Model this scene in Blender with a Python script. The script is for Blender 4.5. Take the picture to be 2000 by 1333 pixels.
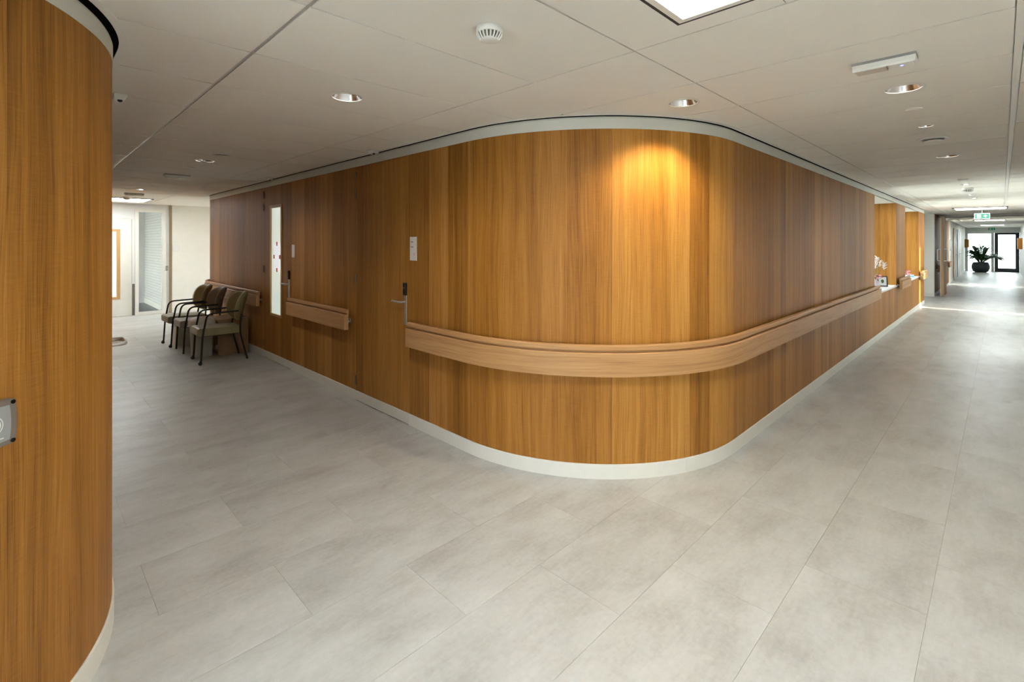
import bpy, math, random
from math import sin, cos, pi, sqrt, radians
from mathutils import Vector, Matrix
random.seed(7)
for o in list(bpy.data.objects):
    bpy.data.objects.remove(o)
scene = bpy.context.scene
COL = scene.collection

# ------------------------------------------------------------------ camera
EYE = 1.55
cam_d = bpy.data.cameras.new('camera')
cam_d.sensor_fit = 'HORIZONTAL'
cam_d.sensor_width = 36.0
cam_d.lens = 957.0 / 2000.0 * 36.0
cam_d.shift_y = -191.5 / 2000.0
cam_d.clip_start = 0.05
cam_d.clip_end = 200
cam = bpy.data.objects.new('camera', cam_d)
COL.objects.link(cam)
cam.location = (0, 0, EYE)
cam.rotation_euler = (radians(90), 0, radians(-45))
scene.camera = cam

# ------------------------------------------------------------------ world, sun, exposure
world = bpy.data.worlds.new('overcast_sky')
scene.world = world
world.use_nodes = True
bg = world.node_tree.nodes['Background']
bg.inputs['Color'].default_value = (0.94, 0.98, 1.0, 1)
bg.inputs['Strength'].default_value = 12.0
sun_d = bpy.data.lights.new('sun', 'SUN')
sun_d.energy = 11.0
sun_d.angle = radians(1.0)
sun_d.color = (1.0, 0.93, 0.80)
sun = bpy.data.objects.new('sun', sun_d)
COL.objects.link(sun)
sun.location = (15, -6, 6)
sun.rotation_euler = Vector((0.0, cos(radians(20)), -sin(radians(20)))).to_track_quat('-Z', 'Y').to_euler()
scene.view_settings.view_transform = 'Standard'
scene.view_settings.look = 'None'
scene.view_settings.gamma = 1.0
scene.view_settings.use_curve_mapping = False
scene.view_settings.exposure = 0.70
scene.cycles.adaptive_threshold = 0.2
scene.cycles.adaptive_min_samples = 20
scene.cycles.diffuse_bounces = 3
scene.cycles.max_bounces = 5
scene.cycles.glossy_bounces = 2
scene.cycles.sample_clamp_indirect = 8.0
scene.cycles.caustics_reflective = False
PANEL_LIGHT = 11.5      # radiance of the ceiling light panels
DOWN_W = 24.0            # the other downlights
SPOT_W = 32.0           # the one warm downlight

# ------------------------------------------------------------------ materials
def srgb(r, g, b):
    f = lambda c: (c/255/12.92 if c/255 <= 0.04045 else ((c/255+0.055)/1.055)**2.4)
    return (f(r), f(g), f(b), 1)

class NT:
    def __init__(self, name):
        self.m = bpy.data.materials.new(name)
        self.m.use_nodes = True
        self.t = self.m.node_tree
        self.b = self.t.nodes['Principled BSDF']
        self.out = self.t.nodes['Material Output']
    def n(self, typ, **kw):
        nd = self.t.nodes.new(typ)
        for k, v in kw.items():
            if k.startswith('i_'):
                nd.inputs[k[2:]].default_value = v
            else:
                setattr(nd, k, v)
        return nd
    def l(self, a, b):
        self.t.links.new(a, b)
    def math(self, op, a, b=None, c=None):
        nd = self.t.nodes.new('ShaderNodeMath'); nd.operation = op
        for i, v in enumerate((a, b, c)):
            if v is None: continue
            if isinstance(v, (int, float)): nd.inputs[i].default_value = v
            else: self.l(v, nd.inputs[i])
        return nd.outputs[0]
    def comb(self, x, y, z=0.0):
        nd = self.t.nodes.new('ShaderNodeCombineXYZ')
        for i, v in enumerate((x, y, z)):
            if isinstance(v, (int, float)): nd.inputs[i].default_value = v
            else: self.l(v, nd.inputs[i])
        return nd.outputs[0]
    def noise(self, vec, scale, detail=3.0, rough=0.55):
        nd = self.t.nodes.new('ShaderNodeTexNoise')
        nd.inputs['Scale'].default_value = scale
        nd.inputs['Detail'].default_value = detail
        nd.inputs['Roughness'].default_value = rough
        self.l(vec, nd.inputs['Vector'])
        return nd.outputs['Fac']
    def ramp(self, fac, stops):
        nd = self.t.nodes.new('ShaderNodeValToRGB')
        e = nd.color_ramp.elements
        while len(e) < len(stops): e.new(0.5)
        for i, (p, c) in enumerate(stops):
            e[i].position = p; e[i].color = c
        self.l(fac, nd.inputs['Fac'])
        return nd.outputs['Color']
    def bump(self, h, strength=0.1, dist=0.002):
        nd = self.t.nodes.new('ShaderNodeBump')
        nd.inputs['Strength'].default_value = strength
        nd.inputs['Distance'].default_value = dist
        self.l(h, nd.inputs['Height'])
        self.l(nd.outputs['Normal'], self.b.inputs['Normal'])

MATS = {}
def plain(name, col, rough=0.5, metal=0.0, spec=0.5, vary=0.04, scale=8.0, bump=0.0, bscale=200.0):
    t = NT(name)
    tc = t.n('ShaderNodeTexCoord')
    f = t.noise(tc.outputs['Object'], scale, 3)
    c0 = tuple(max(0, c*(1-vary)) for c in col[:3]) + (1,)
    c1 = tuple(min(1, c*(1+vary)) for c in col[:3]) + (1,)
    t.l(t.ramp(f, [(0.3, c0), (0.7, c1)]), t.b.inputs['Base Color'])
    t.b.inputs['Roughness'].default_value = rough
    t.b.inputs['Metallic'].default_value = metal
    t.b.inputs['Specular IOR Level'].default_value = spec
    if bump:
        t.bump(t.noise(tc.outputs['Object'], bscale, 2), bump, 0.001)
    MATS[name] = t.m
    return t.m

def wood(name, c_dark, c_mid, c_light, strips=True, rough=0.42, saw=0.5, spec=0.35, fine=1.0):
    """grain along v, u across, both in metres"""
    t = NT(name)
    uv = t.n('ShaderNodeUVMap'); uv.uv_map = 'UVMap'
    sep = t.n('ShaderNodeSeparateXYZ'); t.l(uv.outputs['UV'], sep.inputs[0])
    oi = t.n('ShaderNodeObjectInfo')
    u = t.math('ADD', sep.outputs[0], t.math('MULTIPLY', oi.outputs['Random'], 37.0))
    v = t.math('ADD', sep.outputs[1], t.math('MULTIPLY', oi.outputs['Random'], 61.0))
    wob = t.noise(t.comb(t.math('MULTIPLY', u, 3.0), t.math('MULTIPLY', v, 0.55)), 1.0, 2)
    uw = t.math('ADD', u, t.math('MULTIPLY', t.math('SUBTRACT', wob, 0.5), 0.10))
    g1 = t.noise(t.comb(t.math('MULTIPLY', uw, 75.0), t.math('MULTIPLY', v, 1.1)), 1.0, 4, 0.65)
    g2 = t.noise(t.comb(t.math('MULTIPLY', uw, 260.0*fine), t.math('MULTIPLY', v, 4.0)), 1.0, 3, 0.6)
    g3 = t.noise(t.comb(t.math('MULTIPLY', uw, 16.0), t.math('MULTIPLY', v, 0.30)), 1.0, 3, 0.5)
    sw = t.noise(t.comb(t.math('MULTIPLY', u, 14.0), t.math('MULTIPLY', v, 230.0)), 1.0, 2, 0.6)
    swm = t.noise(t.comb(t.math('MULTIPLY', u, 5.0), t.math('MULTIPLY', v, 2.2)), 1.0, 2, 0.6)
    saww = t.math('MULTIPLY', t.math('SUBTRACT', sw, 0.5), t.math('MULTIPLY', swm, saw))
    f = t.math('ADD', t.math('MULTIPLY', g1, 0.36), t.math('MULTIPLY', g2, 0.30))
    f = t.math('ADD', f, t.math('MULTIPLY', g3, 0.34))
    f = t.math('ADD', f, t.math('MULTIPLY', saww, 0.42))
    pore = t.noise(t.comb(t.math('MULTIPLY', uw, 420.0*fine), t.math('MULTIPLY', v, 2.2)), 1.0, 1, 0.5)
    f = t.math('SUBTRACT', f, t.math('MULTIPLY', t.math('MAXIMUM', t.math('SUBTRACT', pore, 0.60), 0.0), 1.1))
    if strips:
        vo = t.n('ShaderNodeTexVoronoi', voronoi_dimensions='1D')
        vo.inputs['Scale'].default_value = 5.0
        t.l(u, vo.inputs['W'])
        sc = t.n('ShaderNodeSeparateColor'); t.l(vo.outputs['Color'], sc.inputs[0])
        f = t.math('ADD', f, t.math('MULTIPLY', t.math('SUBTRACT', sc.outputs[0], 0.5), 0.17))
    f = t.math('ADD', f, t.math('MULTIPLY', t.math('SUBTRACT', oi.outputs['Random'], 0.5), 0.05))
    col = t.ramp(f, [(0.28, c_dark), (0.50, c_mid), (0.74, c_light)])
    tone = t.n('ShaderNodeVectorMath', operation='MULTIPLY')       # each panel's own veneer tone
    t.l(col, tone.inputs[0]); t.l(oi.outputs['Color'], tone.inputs[1])
    t.l(tone.outputs[0], t.b.inputs['Base Color'])
    t.b.inputs['Roughness'].default_value = rough
    t.b.inputs['Specular IOR Level'].default_value = spec
    MATS[name] = t.m
    return t.m

WOOD = wood('teak_veneer', srgb(114, 71, 24), srgb(166, 112, 47), srgb(200, 148, 78), spec=0.22, rough=0.5)
OAK = wood('oak_rail', srgb(152, 106, 62), srgb(190, 145, 96), srgb(212, 171, 124), strips=False, saw=0.0, rough=0.45)
PALE_OAK = wood('pale_oak', srgb(160, 120, 70), srgb(196, 158, 104), srgb(214, 180, 128), strips=False, saw=0.0)

def floor_mat():
    t = NT('mottled_vinyl')
    tc = t.n('ShaderNodeTexCoord'); oi = t.n('ShaderNodeObjectInfo')
    vm = t.n('ShaderNodeVectorMath', operation='ADD')
    t.l(tc.outputs['Object'], vm.inputs[0])
    r = t.math('MULTIPLY', oi.outputs['Random'], 90.0)
    t.l(t.comb(r, t.math('MULTIPLY', oi.outputs['Random'], 53.0), r), vm.inputs[1])
    sep = t.n('ShaderNodeSeparateXYZ'); t.l(vm.outputs[0], sep.inputs[0])
    st = t.comb(t.math('MULTIPLY', sep.outputs[0], 2.2), t.math('MULTIPLY', sep.outputs[1], 4.6), sep.outputs[2])
    a = t.noise(st, 1.0, 4, 0.6)
    fs = t.comb(t.math('MULTIPLY', sep.outputs[0], 10.0), t.math('MULTIPLY', sep.outputs[1], 60.0), sep.outputs[2])
    b = t.noise(fs, 1.0, 3, 0.6)
    c = t.noise(vm.outputs[0], 45.0, 3, 0.6)
    f = t.math('ADD', t.math('MULTIPLY', a, 0.62), t.math('ADD', t.math('MULTIPLY', b, 0.16), t.math('MULTIPLY', c, 0.22)))
    f = t.math('ADD', f, t.math('MULTIPLY', t.math('SUBTRACT', oi.outputs['Random'], 0.5), 0.06))
    col = t.ramp(f, [(0.34, srgb(167, 165, 160)), (0.50, srgb(186, 186, 182)), (0.66, srgb(199, 199, 196))])
    t.l(col, t.b.inputs['Base Color'])
    t.l(t.math('ADD', t.math('MULTIPLY', b, 0.14), 0.29), t.b.inputs['Roughness'])
    t.b.inputs['Specular IOR Level'].default_value = 0.5
    t.bump(t.math('ADD', b, c), 0.12, 0.0006)
    MATS['floor'] = t.m
    return t.m
FLOOR = floor_mat()

def brick_mat():
    t = NT('white_painted_brick')
    uv = t.n('ShaderNodeUVMap'); uv.uv_map = 'UVMap'
    br = t.n('ShaderNodeTexBrick')
    t.l(uv.outputs['UV'], br.inputs['Vector'])
    br.inputs['Scale'].default_value = 1.0
    br.inputs['Brick Width'].default_value = 0.22
    br.inputs['Row Height'].default_value = 0.0655
    br.inputs['Mortar Size'].default_value = 0.010
    br.inputs['Color1'].default_value = srgb(214, 216, 213)
    br.inputs['Color2'].default_value = srgb(206, 209, 206)
    br.inputs['Mortar'].default_value = srgb(186, 190, 188)
    t.l(br.outputs['Color'], t.b.inputs['Base Color'])
    t.b.inputs['Roughness'].default_value = 0.6
    nd = t.n('ShaderNodeMath', operation='MULTIPLY'); nd.inputs[1].default_value = -1.0
    t.l(br.outputs['Fac'], nd.inputs[0])
    t.bump(nd.outputs[0], 0.8, 0.006)
    return t.m
BRICK = brick_mat()

def emit(name, col, strength):
    t = NT(name)
    t.b.inputs['Base Color'].default_value = (0.8, 0.8, 0.8, 1)
    t.b.inputs['Emission Color'].default_value = col
    t.b.inputs['Emission Strength'].default_value = strength
    return t.m

def glass_mat(name, tint, refl=0.08):
    t = NT(name)
    tr = t.n('ShaderNodeBsdfTransparent'); tr.inputs['Color'].default_value = tint
    gl = t.n('ShaderNodeBsdfGlossy'); gl.inputs['Roughness'].default_value = 0.02
    fr = t.n('ShaderNodeFresnel'); fr.inputs['IOR'].default_value = 1.45
    mx = t.n('ShaderNodeMixShader')
    t.l(fr.outputs[0], mx.inputs['Fac'])
    t.l(tr.outputs[0], mx.inputs[1]); t.l(gl.outputs[0], mx.inputs[2])
    t.l(mx.outputs[0], t.out.inputs['Surface'])
    return t.m

WHITE = plain('white_lacquer', srgb(226, 226, 218), 0.4, vary=0.015)
SKIRT = plain('skirting_white', srgb(228, 226, 216), 0.45, vary=0.02)
FASCIA = plain('fascia_white', srgb(214, 214, 204), 0.5, vary=0.015)
CREAM = plain('cream_plaster', srgb(236, 234, 224), 0.7, vary=0.015)
WALLW = plain('white_plaster', srgb(228, 229, 226), 0.7, vary=0.012)
TILE = plain('ceiling_board', srgb(240, 237, 228), 0.85, spec=0.2, vary=0.012, scale=3)
GRID = plain('ceiling_profile', srgb(236, 234, 226), 0.5, vary=0.01)
BLACKV = plain('shadow_black', srgb(14, 14, 14), 0.9, spec=0.1)
CORE = plain('substrate_dark', srgb(58, 40, 26), 0.9, spec=0.1)
FBASE = plain('floor_joint', srgb(104, 96, 86), 0.8)
BMETAL = plain('black_tube', srgb(26, 23, 22), 0.35, metal=0.2, spec=0.5)
STEEL = plain('brushed_steel', srgb(196, 192, 184), 0.36, metal=0.75, vary=0.08, scale=30)
DSTEEL = plain('dark_steel', srgb(128, 122, 112), 0.38, metal=0.7, vary=0.08, scale=30)
CHROME = plain('chrome', srgb(236, 236, 236), 0.20, metal=1.0, vary=0.02)
BPLAST = plain('black_plastic', srgb(18, 18, 19), 0.4)
WPLAST = plain('white_plastic', srgb(232, 231, 224), 0.4, vary=0.01)
GPLAST = plain('grey_plastic', srgb(150, 150, 146), 0.45)
KHAKI = plain('khaki_vinyl', srgb(130, 120, 84), 0.42, vary=0.06, bump=0.2, bscale=120)
TAUPE = plain('taupe_vinyl', srgb(124, 110, 98), 0.42, vary=0.06, bump=0.2, bscale=120)
PIPING = plain('piping_pale', srgb(178, 166, 134), 0.5)
RHOUSE = plain('reader_housing', srgb(128, 120, 110), 0.4, metal=0.3)
RFACE = plain('reader_face', srgb(158, 160, 158), 0.35)
BINBODY = plain('bin_grey', srgb(188, 184, 172), 0.5)
BINLID = plain('bin_lid_beige', srgb(204, 194, 180), 0.5)
CABW = wood('cabinet_veneer', srgb(132, 106, 76), srgb(158, 130, 96), srgb(178, 150, 114), strips=False, saw=0.0)
SILL = plain('sill_white', srgb(238, 240, 242), 0.35, vary=0.01)
DARKFR = plain('dark_frame', srgb(38, 44, 48), 0.45)
GREEN = plain('sign_green', srgb(0, 140, 110), 0.4, vary=0.02)
RED = plain('red_tape', srgb(235, 42, 36), 0.5)
INK = plain('print_grey', srgb(96, 92, 90), 0.6)
PAPER = plain('paper_white', srgb(240, 241, 244), 0.5, vary=0.03)
POT = plain('charcoal_pot', srgb(34, 38, 42), 0.55, vary=0.15, bump=0.2, bscale=60)
SOIL = plain('soil', srgb(52, 40, 30), 0.9, vary=0.3)
LEAF = plain('palm_green', srgb(44, 92, 40), 0.45, vary=0.35, scale=3)
STEM = plain('stem_green', srgb(88, 104, 50), 0.5, vary=0.2)
PINK = plain('pink_petal', srgb(226, 150, 158), 0.6, vary=0.2, scale=30)
FLUFF = plain('dried_plume', srgb(236, 228, 224), 0.9, vary=0.06)
BLUE = plain('pale_blue', srgb(120, 190, 220), 0.5)
CERAM = plain('lilac_ceramic', srgb(206, 196, 208), 0.35)
DFLOOR = plain('slate_floor', srgb(86, 90, 92), 0.5, vary=0.1)
WBOX = plain('white_storage', srgb(226, 230, 228), 0.45)
GLASS = glass_mat('clear_glass', (0.96, 0.985, 0.975, 1))
GREYGL = glass_mat('tinted_glass', (0.61, 0.615, 0.60, 1))
BACKGL = glass_mat('fill_window_glass', (0.72, 0.75, 0.77, 1))  # for the added window behind the camera, tinted to limit its fill
ENDGL = glass_mat('dimming_glass', (0.72, 0.76, 0.76, 1))  # tint chosen to dim the daylight entering at the right corridor end
LED = emit('led_diffuser', (0.94, 0.985, 1.0, 1), PANEL_LIGHT)
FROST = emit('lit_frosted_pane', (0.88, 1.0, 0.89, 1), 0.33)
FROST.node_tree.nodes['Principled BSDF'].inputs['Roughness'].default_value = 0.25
EXITG = emit('exit_green', srgb(0, 140, 100), 0.12)
EXITG.node_tree.nodes['Principled BSDF'].inputs['Base Color'].default_value = srgb(0, 96, 68)
LITPAPER = emit('backlit_paper', (0.93, 0.95, 1.0, 1), 0.40)  # own emission stands in for room light coming through the sheet
BLUELED = emit('blue_led', (0.16, 0.18, 1.0, 1), 1.6)
LAMPOFF = emit('dim_lamp', (1.0, 0.95, 0.86, 1), 9.0)
WARMLED = emit('warm_lamp', (1.0, 0.80, 0.50, 1), 6.0)

# ------------------------------------------------------------------ mesh helpers
class MB:
    def __init__(self):
        self.v = []; self.f = []; self.uv = []; self.sm = []
    def face(self, pts, uvs=None, smooth=False):
        i = len(self.v); self.v += [tuple(p) for p in pts]
        self.f.append(tuple(range(i, i+len(pts))))
        self.uv.append(uvs or [(0, 0)]*len(pts)); self.sm.append(smooth)
    def grid(self, rows, uvs=None, smooth=True, flip=False):
        """rows: list of equally long point lists; quads between them share verts"""
        b = len(self.v); n = len(rows[0])
        for r in rows: self.v += [tuple(p) for p in r]
        for i in range(len(rows)-1):
            for j in range(n-1):
                q = [(i, j), (i, j+1), (i+1, j+1), (i+1, j)]
                if flip: q.reverse()
                self.f.append(tuple(b+a*n+c for a, c in q))
                self.uv.append([uvs[a][c] for a, c in q] if uvs else [(0, 0)]*4)
                self.sm.append(smooth)
    def box(self, x0, x1, y0, y1, z0, z1, grain='z'):
        c = [(x, y, z) for z in (z0, z1) for y in (y0, y1) for x in (x0, x1)]
        fs = [((0, 2, 3, 1), 'z'), ((4, 5, 7, 6), 'z'), ((0, 1, 5, 4), 'y'), ((2, 6, 7, 3), 'y'), ((0, 4, 6, 2), 'x'), ((1, 3, 7, 5), 'x')]
        g = 'xyz'.index(grain)
        for idx, nrm in fs:
            a = 'xyz'.index(nrm)
            others = [k for k in range(3) if k != a]
            if g in others:
                vv = g; uu = [k for k in others if k != g][0]
            else:
                uu, vv = others
            self.face([c[i] for i in idx], [(c[i][uu] + 0.37*c[i][a], c[i][vv]) for i in idx])
        return self
    def prism(self, poly, z0, z1):
        """poly ccw in xy"""
        n = len(poly)
        self.face([(x, y, z1) for x, y in poly], [(x, y) for x, y in poly])
        self.face([(x, y, z0) for x, y in reversed(poly)], [(x, y) for x, y in reversed(poly)])
        s = 0
        for i in range(n):
            a = poly[i]; b = poly[(i+1) % n]
            d = sqrt((a[0]-b[0])**2+(a[1]-b[1])**2)
            self.face([(a[0], a[1], z0), (b[0], b[1], z0), (b[0], b[1], z1), (a[0], a[1], z1)],
                      [(s, z0), (s+d, z0), (s+d, z1), (s, z1)])
            s += d
        return self
    def lathe(self, prof, seg=24, c=(0, 0, 0), sx=1.0, sy=1.0):
        """prof: list of (r,z); corners sharper than 40 degrees are split"""
        def ring(p):
            return [(c[0]+sx*p[0]*cos(2*pi*k/seg), c[1]+sy*p[0]*sin(2*pi*k/seg), c[2]+p[1]) for k in range(seg+1)]
        run = [prof[0]]
        runs = []
        for i in range(1, len(prof)):
            run.append(prof[i])
            if i < len(prof)-1:
                a = math.atan2(prof[i][1]-prof[i-1][1], prof[i][0]-prof[i-1][0])
                b = math.atan2(prof[i+1][1]-prof[i][1], prof[i+1][0]-prof[i][0])
                d = abs((b-a+pi) % (2*pi)-pi)
                if d > radians(40):
                    runs.append(run); run = [prof[i]]
        runs.append(run)
        for r in runs:
            self.grid([ring(p) for p in r])
        return self
    def tube(self, pts, r, seg=8, caps=True):
        P = [Vector(p) for p in pts]
        rr = r if isinstance(r, (list, tuple)) else [r]*len(P)
        T = []
        for i in range(len(P)):
            a = P[max(i-1, 0)]; b = P[min(i+1, len(P)-1)]
            T.append((b-a).normalized())
        up = Vector((0, 0, 1)) if abs(T[0].z) < 0.9 else Vector((1, 0, 0))
        nrm = (up - T[0]*up.dot(T[0])).normalized()
        rows = []
        for i, p in enumerate(P):
            nrm = (nrm - T[i]*nrm.dot(T[i])).normalized()
            bn = T[i].cross(nrm)
            rows.append([tuple(p + (nrm*cos(2*pi*k/seg) + bn*sin(2*pi*k/seg))*rr[i]) for k in range(seg+1)])
        self.grid(rows, flip=True)
        if caps:
            self.face(rows[0][:-1]); self.face(list(reversed(rows[-1][:-1])))
        return self
    def build(self, name, mat, parent=None, loc=None, rotz=0.0, bevel=0.0, weld=False):
        me = bpy.data.meshes.new(name)
        me.from_pydata(self.v, [], self.f)
        ul = me.uv_layers.new(name='UVMap')
        flat = [c for u in self.uv for p in u for c in p]
        ul.data.foreach_set('uv', flat)
        me.polygons.foreach_set('use_smooth', self.sm)
        me.materials.append(mat)
        me.validate(); me.update()
        o = bpy.data.objects.new(name, me)
        COL.objects.link(o)
        if parent is not None: o.parent = parent
        if loc is not None: o.location = loc
        o.rotation_euler[2] = rotz
        if bevel or weld:
            w = o.modifiers.new('weld', 'WELD'); w.merge_threshold = 0.0001
        if bevel:
            b = o.modifiers.new('bevel', 'BEVEL'); b.width = bevel; b.segments = 2; b.limit_method = 'ANGLE'
            b.harden_normals = False
        return o

def roundpath(pts, rad, n=6):
    """polyline with rounded corners"""
    P = [Vector(p) for p in pts]; out = [P[0]]
    for i in range(1, len(P)-1):
        a = (P[i-1]-P[i]); b = (P[i+1]-P[i])
        r = min(rad, a.length*0.48, b.length*0.48)
        s = P[i]+a.normalized()*r; e = P[i]+b.normalized()*r
        for k in range(n+1):
            q = k/n
            out.append(s*(1-q)**2 + P[i]*2*q*(1-q) + e*q*q)
    out.append(P[-1])
    return [tuple(p) for p in out]

def tag(o, label, cat=None, group=None, kind=None):
    o['label'] = label
    if cat: o['category'] = cat
    if group: o['group'] = group
    if kind: o['kind'] = kind
    return o
def thing(name, label, cat, loc=(0, 0, 0), rotz=0.0, group=None):
    o = bpy.data.objects.new(name, None)
    COL.objects.link(o)
    o.location = loc; o.rotation_euler[2] = rotz
    o.empty_display_size = 0.1
    return tag(o, label, cat, group)
def box(name, mat, x0, x1, y0, y1, z0, z1, parent=None, grain='z', bevel=0.0):
    return MB().box(x0, x1, y0, y1, z0, z1, grain).build(name, mat, parent, bevel=bevel)
def place(root, children_world):  # parent keeping world coordinates
    for c in children_world:
        c.parent = root
        c.matrix_parent_inverse = Matrix.Translation(root.location).inverted()

# wall outline paths: straight and arc segments, s = running length
class Path:
    def __init__(self):
        self.seg = []; self.L = 0.0; self.k = {}
    def line(self, p, q):
        p = Vector(p); q = Vector(q); l = (q-p).length
        self.seg.append(('l', self.L, l, p, q)); self.L += l
    def arc(self, c, r, a0, a1):
        l = abs(a1-a0)*r
        self.seg.append(('a', self.L, l, Vector(c), r, a0, a1)); self.L += l
    def at(self, s):
        for g in self.seg:
            if s <= g[1]+g[2]+1e-9 or g is self.seg[-1]:
                q = (s-g[1])/g[2]
                if g[0] == 'l':
                    d = (g[4]-g[3]).normalized()
                    return g[3]+(g[4]-g[3])*q, Vector((d.y, -d.x))*self.side
                a = g[5]+(g[6]-g[5])*q
                n = Vector((cos(a), sin(a)))
                return g[3]+n*g[4], n*self.arcside
    def samples(self, s0, s1, da=radians(2.5)):
        out = [s0]
        for g in self.seg:
            e0, e1 = g[1], g[1]+g[2]
            if e0 > s0+1e-6 and e0 < s1-1e-6: out.append(e0)
            if g[0] == 'a':
                n = max(2, int(abs(g[6]-g[5])/da))
                for k in range(1, n):
                    s = e0+g[2]*k/n
                    if s0+1e-6 < s < s1-1e-6: out.append(s)
        out.append(s1)
        return sorted(set(round(x, 6) for x in out))
    def xyz(self, s, off, z):
        p, n = self.at(s)
        return (p.x+n.x*off, p.y+n.y*off, z)
    def sweep(self, mb, s0, s1, prof, along=False, caps=True):
        """prof: closed list of (off,z), clockwise seen so that outward faces point out"""
        ss = self.samples(s0, s1)
        n = len(prof); per = 0.0
        for i in range(n):
            a = prof[i]; b = prof[(i+1) % n]
            d = sqrt((a[0]-b[0])**2+(a[1]-b[1])**2)
            rows = [[self.xyz(s, a[0], a[1]) for s in ss], [self.xyz(s, b[0], b[1]) for s in ss]]
            if along:
                uvs = [[(per, s) for s in ss], [(per+d, s) for s in ss]]
            else:
                uvs = [[(s+a[0], a[1]) for s in ss], [(s+b[0], b[1]) for s in ss]]
            mb.grid(rows, uvs, True, flip=self.flip)
            per += d
        if caps:
            f0 = [self.xyz(s0, o, z) for o, z in prof]; f1 = [self.xyz(s1, o, z) for o, z in prof]
            u = [(o, z) for o, z in prof]
            if self.flip: mb.face(f0[::-1], u[::-1]); mb.face(f1, u)
            else: mb.face(f0, u); mb.face(f1[::-1], u[::-1])
        return mb
    def slab(self, name, mat, s0, s1, o0, o1, z0, z1, parent=None, along=False):
        return self.sweep(MB(), s0, s1, [(o0, z0), (o1, z0), (o1, z1), (o0, z1)], along).build(name, mat, parent)

# ------------------------------------------------------------------ dimensions
X0, Y0, R = 2.333, 1.403, 1.39       # long block: left face x=X0, right face y=Y0, corner radius
XL, YL, RL = 0.272, 1.688, 1.05      # block at the left of the picture
YR = -0.68                           # right wall of the right corridor
H = 2.39
WTOP, SK = 2.302, 0.097              # top of the wood, height of the skirting
RF, YF = 1.0, 9.72                   # far rounded corner of the long block
YEND = 13.1                          # end wall of the left corridor
XEND = 37.2                          # end wall of the right corridor
XN0, XP0, XP1, XQ0, XQ1 = 9.39, 11.61, 12.80, 15.10, 16.25   # niches and piers
SILLZ = 0.76
XRE = 18.62                          # end of the recess beside the fire door

main = Path(); main.side = 1; main.arcside = 1; main.flip = False
main.line((X0+3.6, YF+RF), (X0+RF, YF+RF)); SA = main.L
main.arc((X0+RF, YF), RF, pi/2, pi); SB = main.L
main.line((X0, YF), (X0, Y0+R)); SC = main.L
main.arc((X0+R, Y0+R), R, pi, 1.5*pi); SD = main.L
main.line((X0+R, Y0), (XQ1, Y0)); SE = main.L
# orientation: walking from far left to right the corridor lies on the right-hand side of travel
main.side = 1
def sB(y): return SB+(YF-y)
def sD(x): return SD+(x-X0-R)

left = Path(); left.side = 1; left.arcside = 1; left.flip = True
left.line((-2.6, YL), (XL-RL, YL)); LA = left.L
left.arc((XL-RL, YL+RL), RL, -pi/2, 0.0); LB = left.L
left.line((XL, YL+RL), (XL, YEND)); LE = left.L
def sL(y): return LB+(y-YL-RL)
# checks of the normal direction
for P_, s_, want in ((main, sB(5), (-1, 0)), (main, sD(6), (0, -1)), (left, sL(5), (1, 0)), (left, 0.5, (0, -1))):
    n_ = P_.at(s_)[1]
    if n_.dot(Vector(want)) < 0: P_.bad = True
main.side = 1 if main.at(sB(5))[1].x < 0 else -1
left.side = 1 if left.at(sL(5))[1].x > 0 else -1

# ------------------------------------------------------------------ floor
floor = box('floor', FBASE, -2.8, XEND+0.2, -0.9, 2.6, -0.20, -0.004)
tag(floor, 'mottled grey-beige vinyl tile floor running down both corridors', 'floor', kind='structure')
fl2 = MB(); fl2.box(-0.1, 6.2, 2.6, YEND+0.1, -0.20, -0.004); fl2.build('floor_base', FBASE, floor)
TW, TH, FX, FY = 0.905, 0.4515, 0.403, 0.22
tile_me = None
cells = []
for k in range(-3, 26):
    y0 = FY+TH*k
    off = FX if k % 2 else FX+TW/2
    for n in range(-4, 16):
        x0 = off+TW*n
        x1 = x0+TW; y1 = y0+TH
        if x1 > 11.3 or x0 < -2.9 or y0 < -1.2 or y0 > 10.2: continue
        cx, cy = (x0+x1)/2, (y0+y1)/2
        if y0 > Y0+0.1 and x0 > X0+0.5: continue
        if y0 > Y0 and x0 > X0+0.1 and x0-X0 + y0-Y0 > 1.0: continue
        if y0 > YL+0.1 and x1 < XL: continue
        if y1 < YR or x1 < -2.6: continue
        cells.append((cx, cy))
for cx, cy in cells:
    if tile_me is None:
        a, b = TW/2-0.0005, TH/2-0.0005
        o = box('floor_tile', FLOOR, -a, a, -b, b, -0.0038, 0.0, floor)
        tile_me = o.data
    else:
        o = bpy.data.objects.new('floor_tile', tile_me); COL.objects.link(o); o.parent = floor
    o.location = (cx, cy, 0)
mb = MB()
for k in range(-3, 5):      # the far rows of tiles, too small to tell apart
    off = FX if k % 2 else FX+TW/2
    for n in range(9, 42):
        x0 = off+TW*n
        if x0+TW <= 11.3: continue
        mb.box(x0+0.0005, x0+TW-0.0005, FY+TH*k+0.0005, FY+TH*(k+1)-0.0005, -0.0038, 0, 'x')
for k in range(22, 30):
    off = FX if k % 2 else FX+TW/2
    for n in range(-2, 7):
        x0 = off+TW*n; y0 = FY+TH*k
        if y0 <= 10.2 or y0 > YEND: continue
        mb.box(x0+0.0005, x0+TW-0.0005, y0+0.0005, min(y0+TH, YEND)-0.0005, -0.0038, 0, 'x')
o = mb.build('far_floor_tiles', FLOOR, floor); o['kind'] = 'stuff'

ground = box('ground', plain('bounce_ground', srgb(194, 192, 186), 0.8, vary=0.12, scale=1.5), -60, 100, -70, 80, -0.45, -0.30)  # unseen ground added to set how much daylight bounces up into the niches
tag(ground, 'unseen ground outside the windows, paled to bounce daylight in', 'ground', kind='structure')

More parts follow.
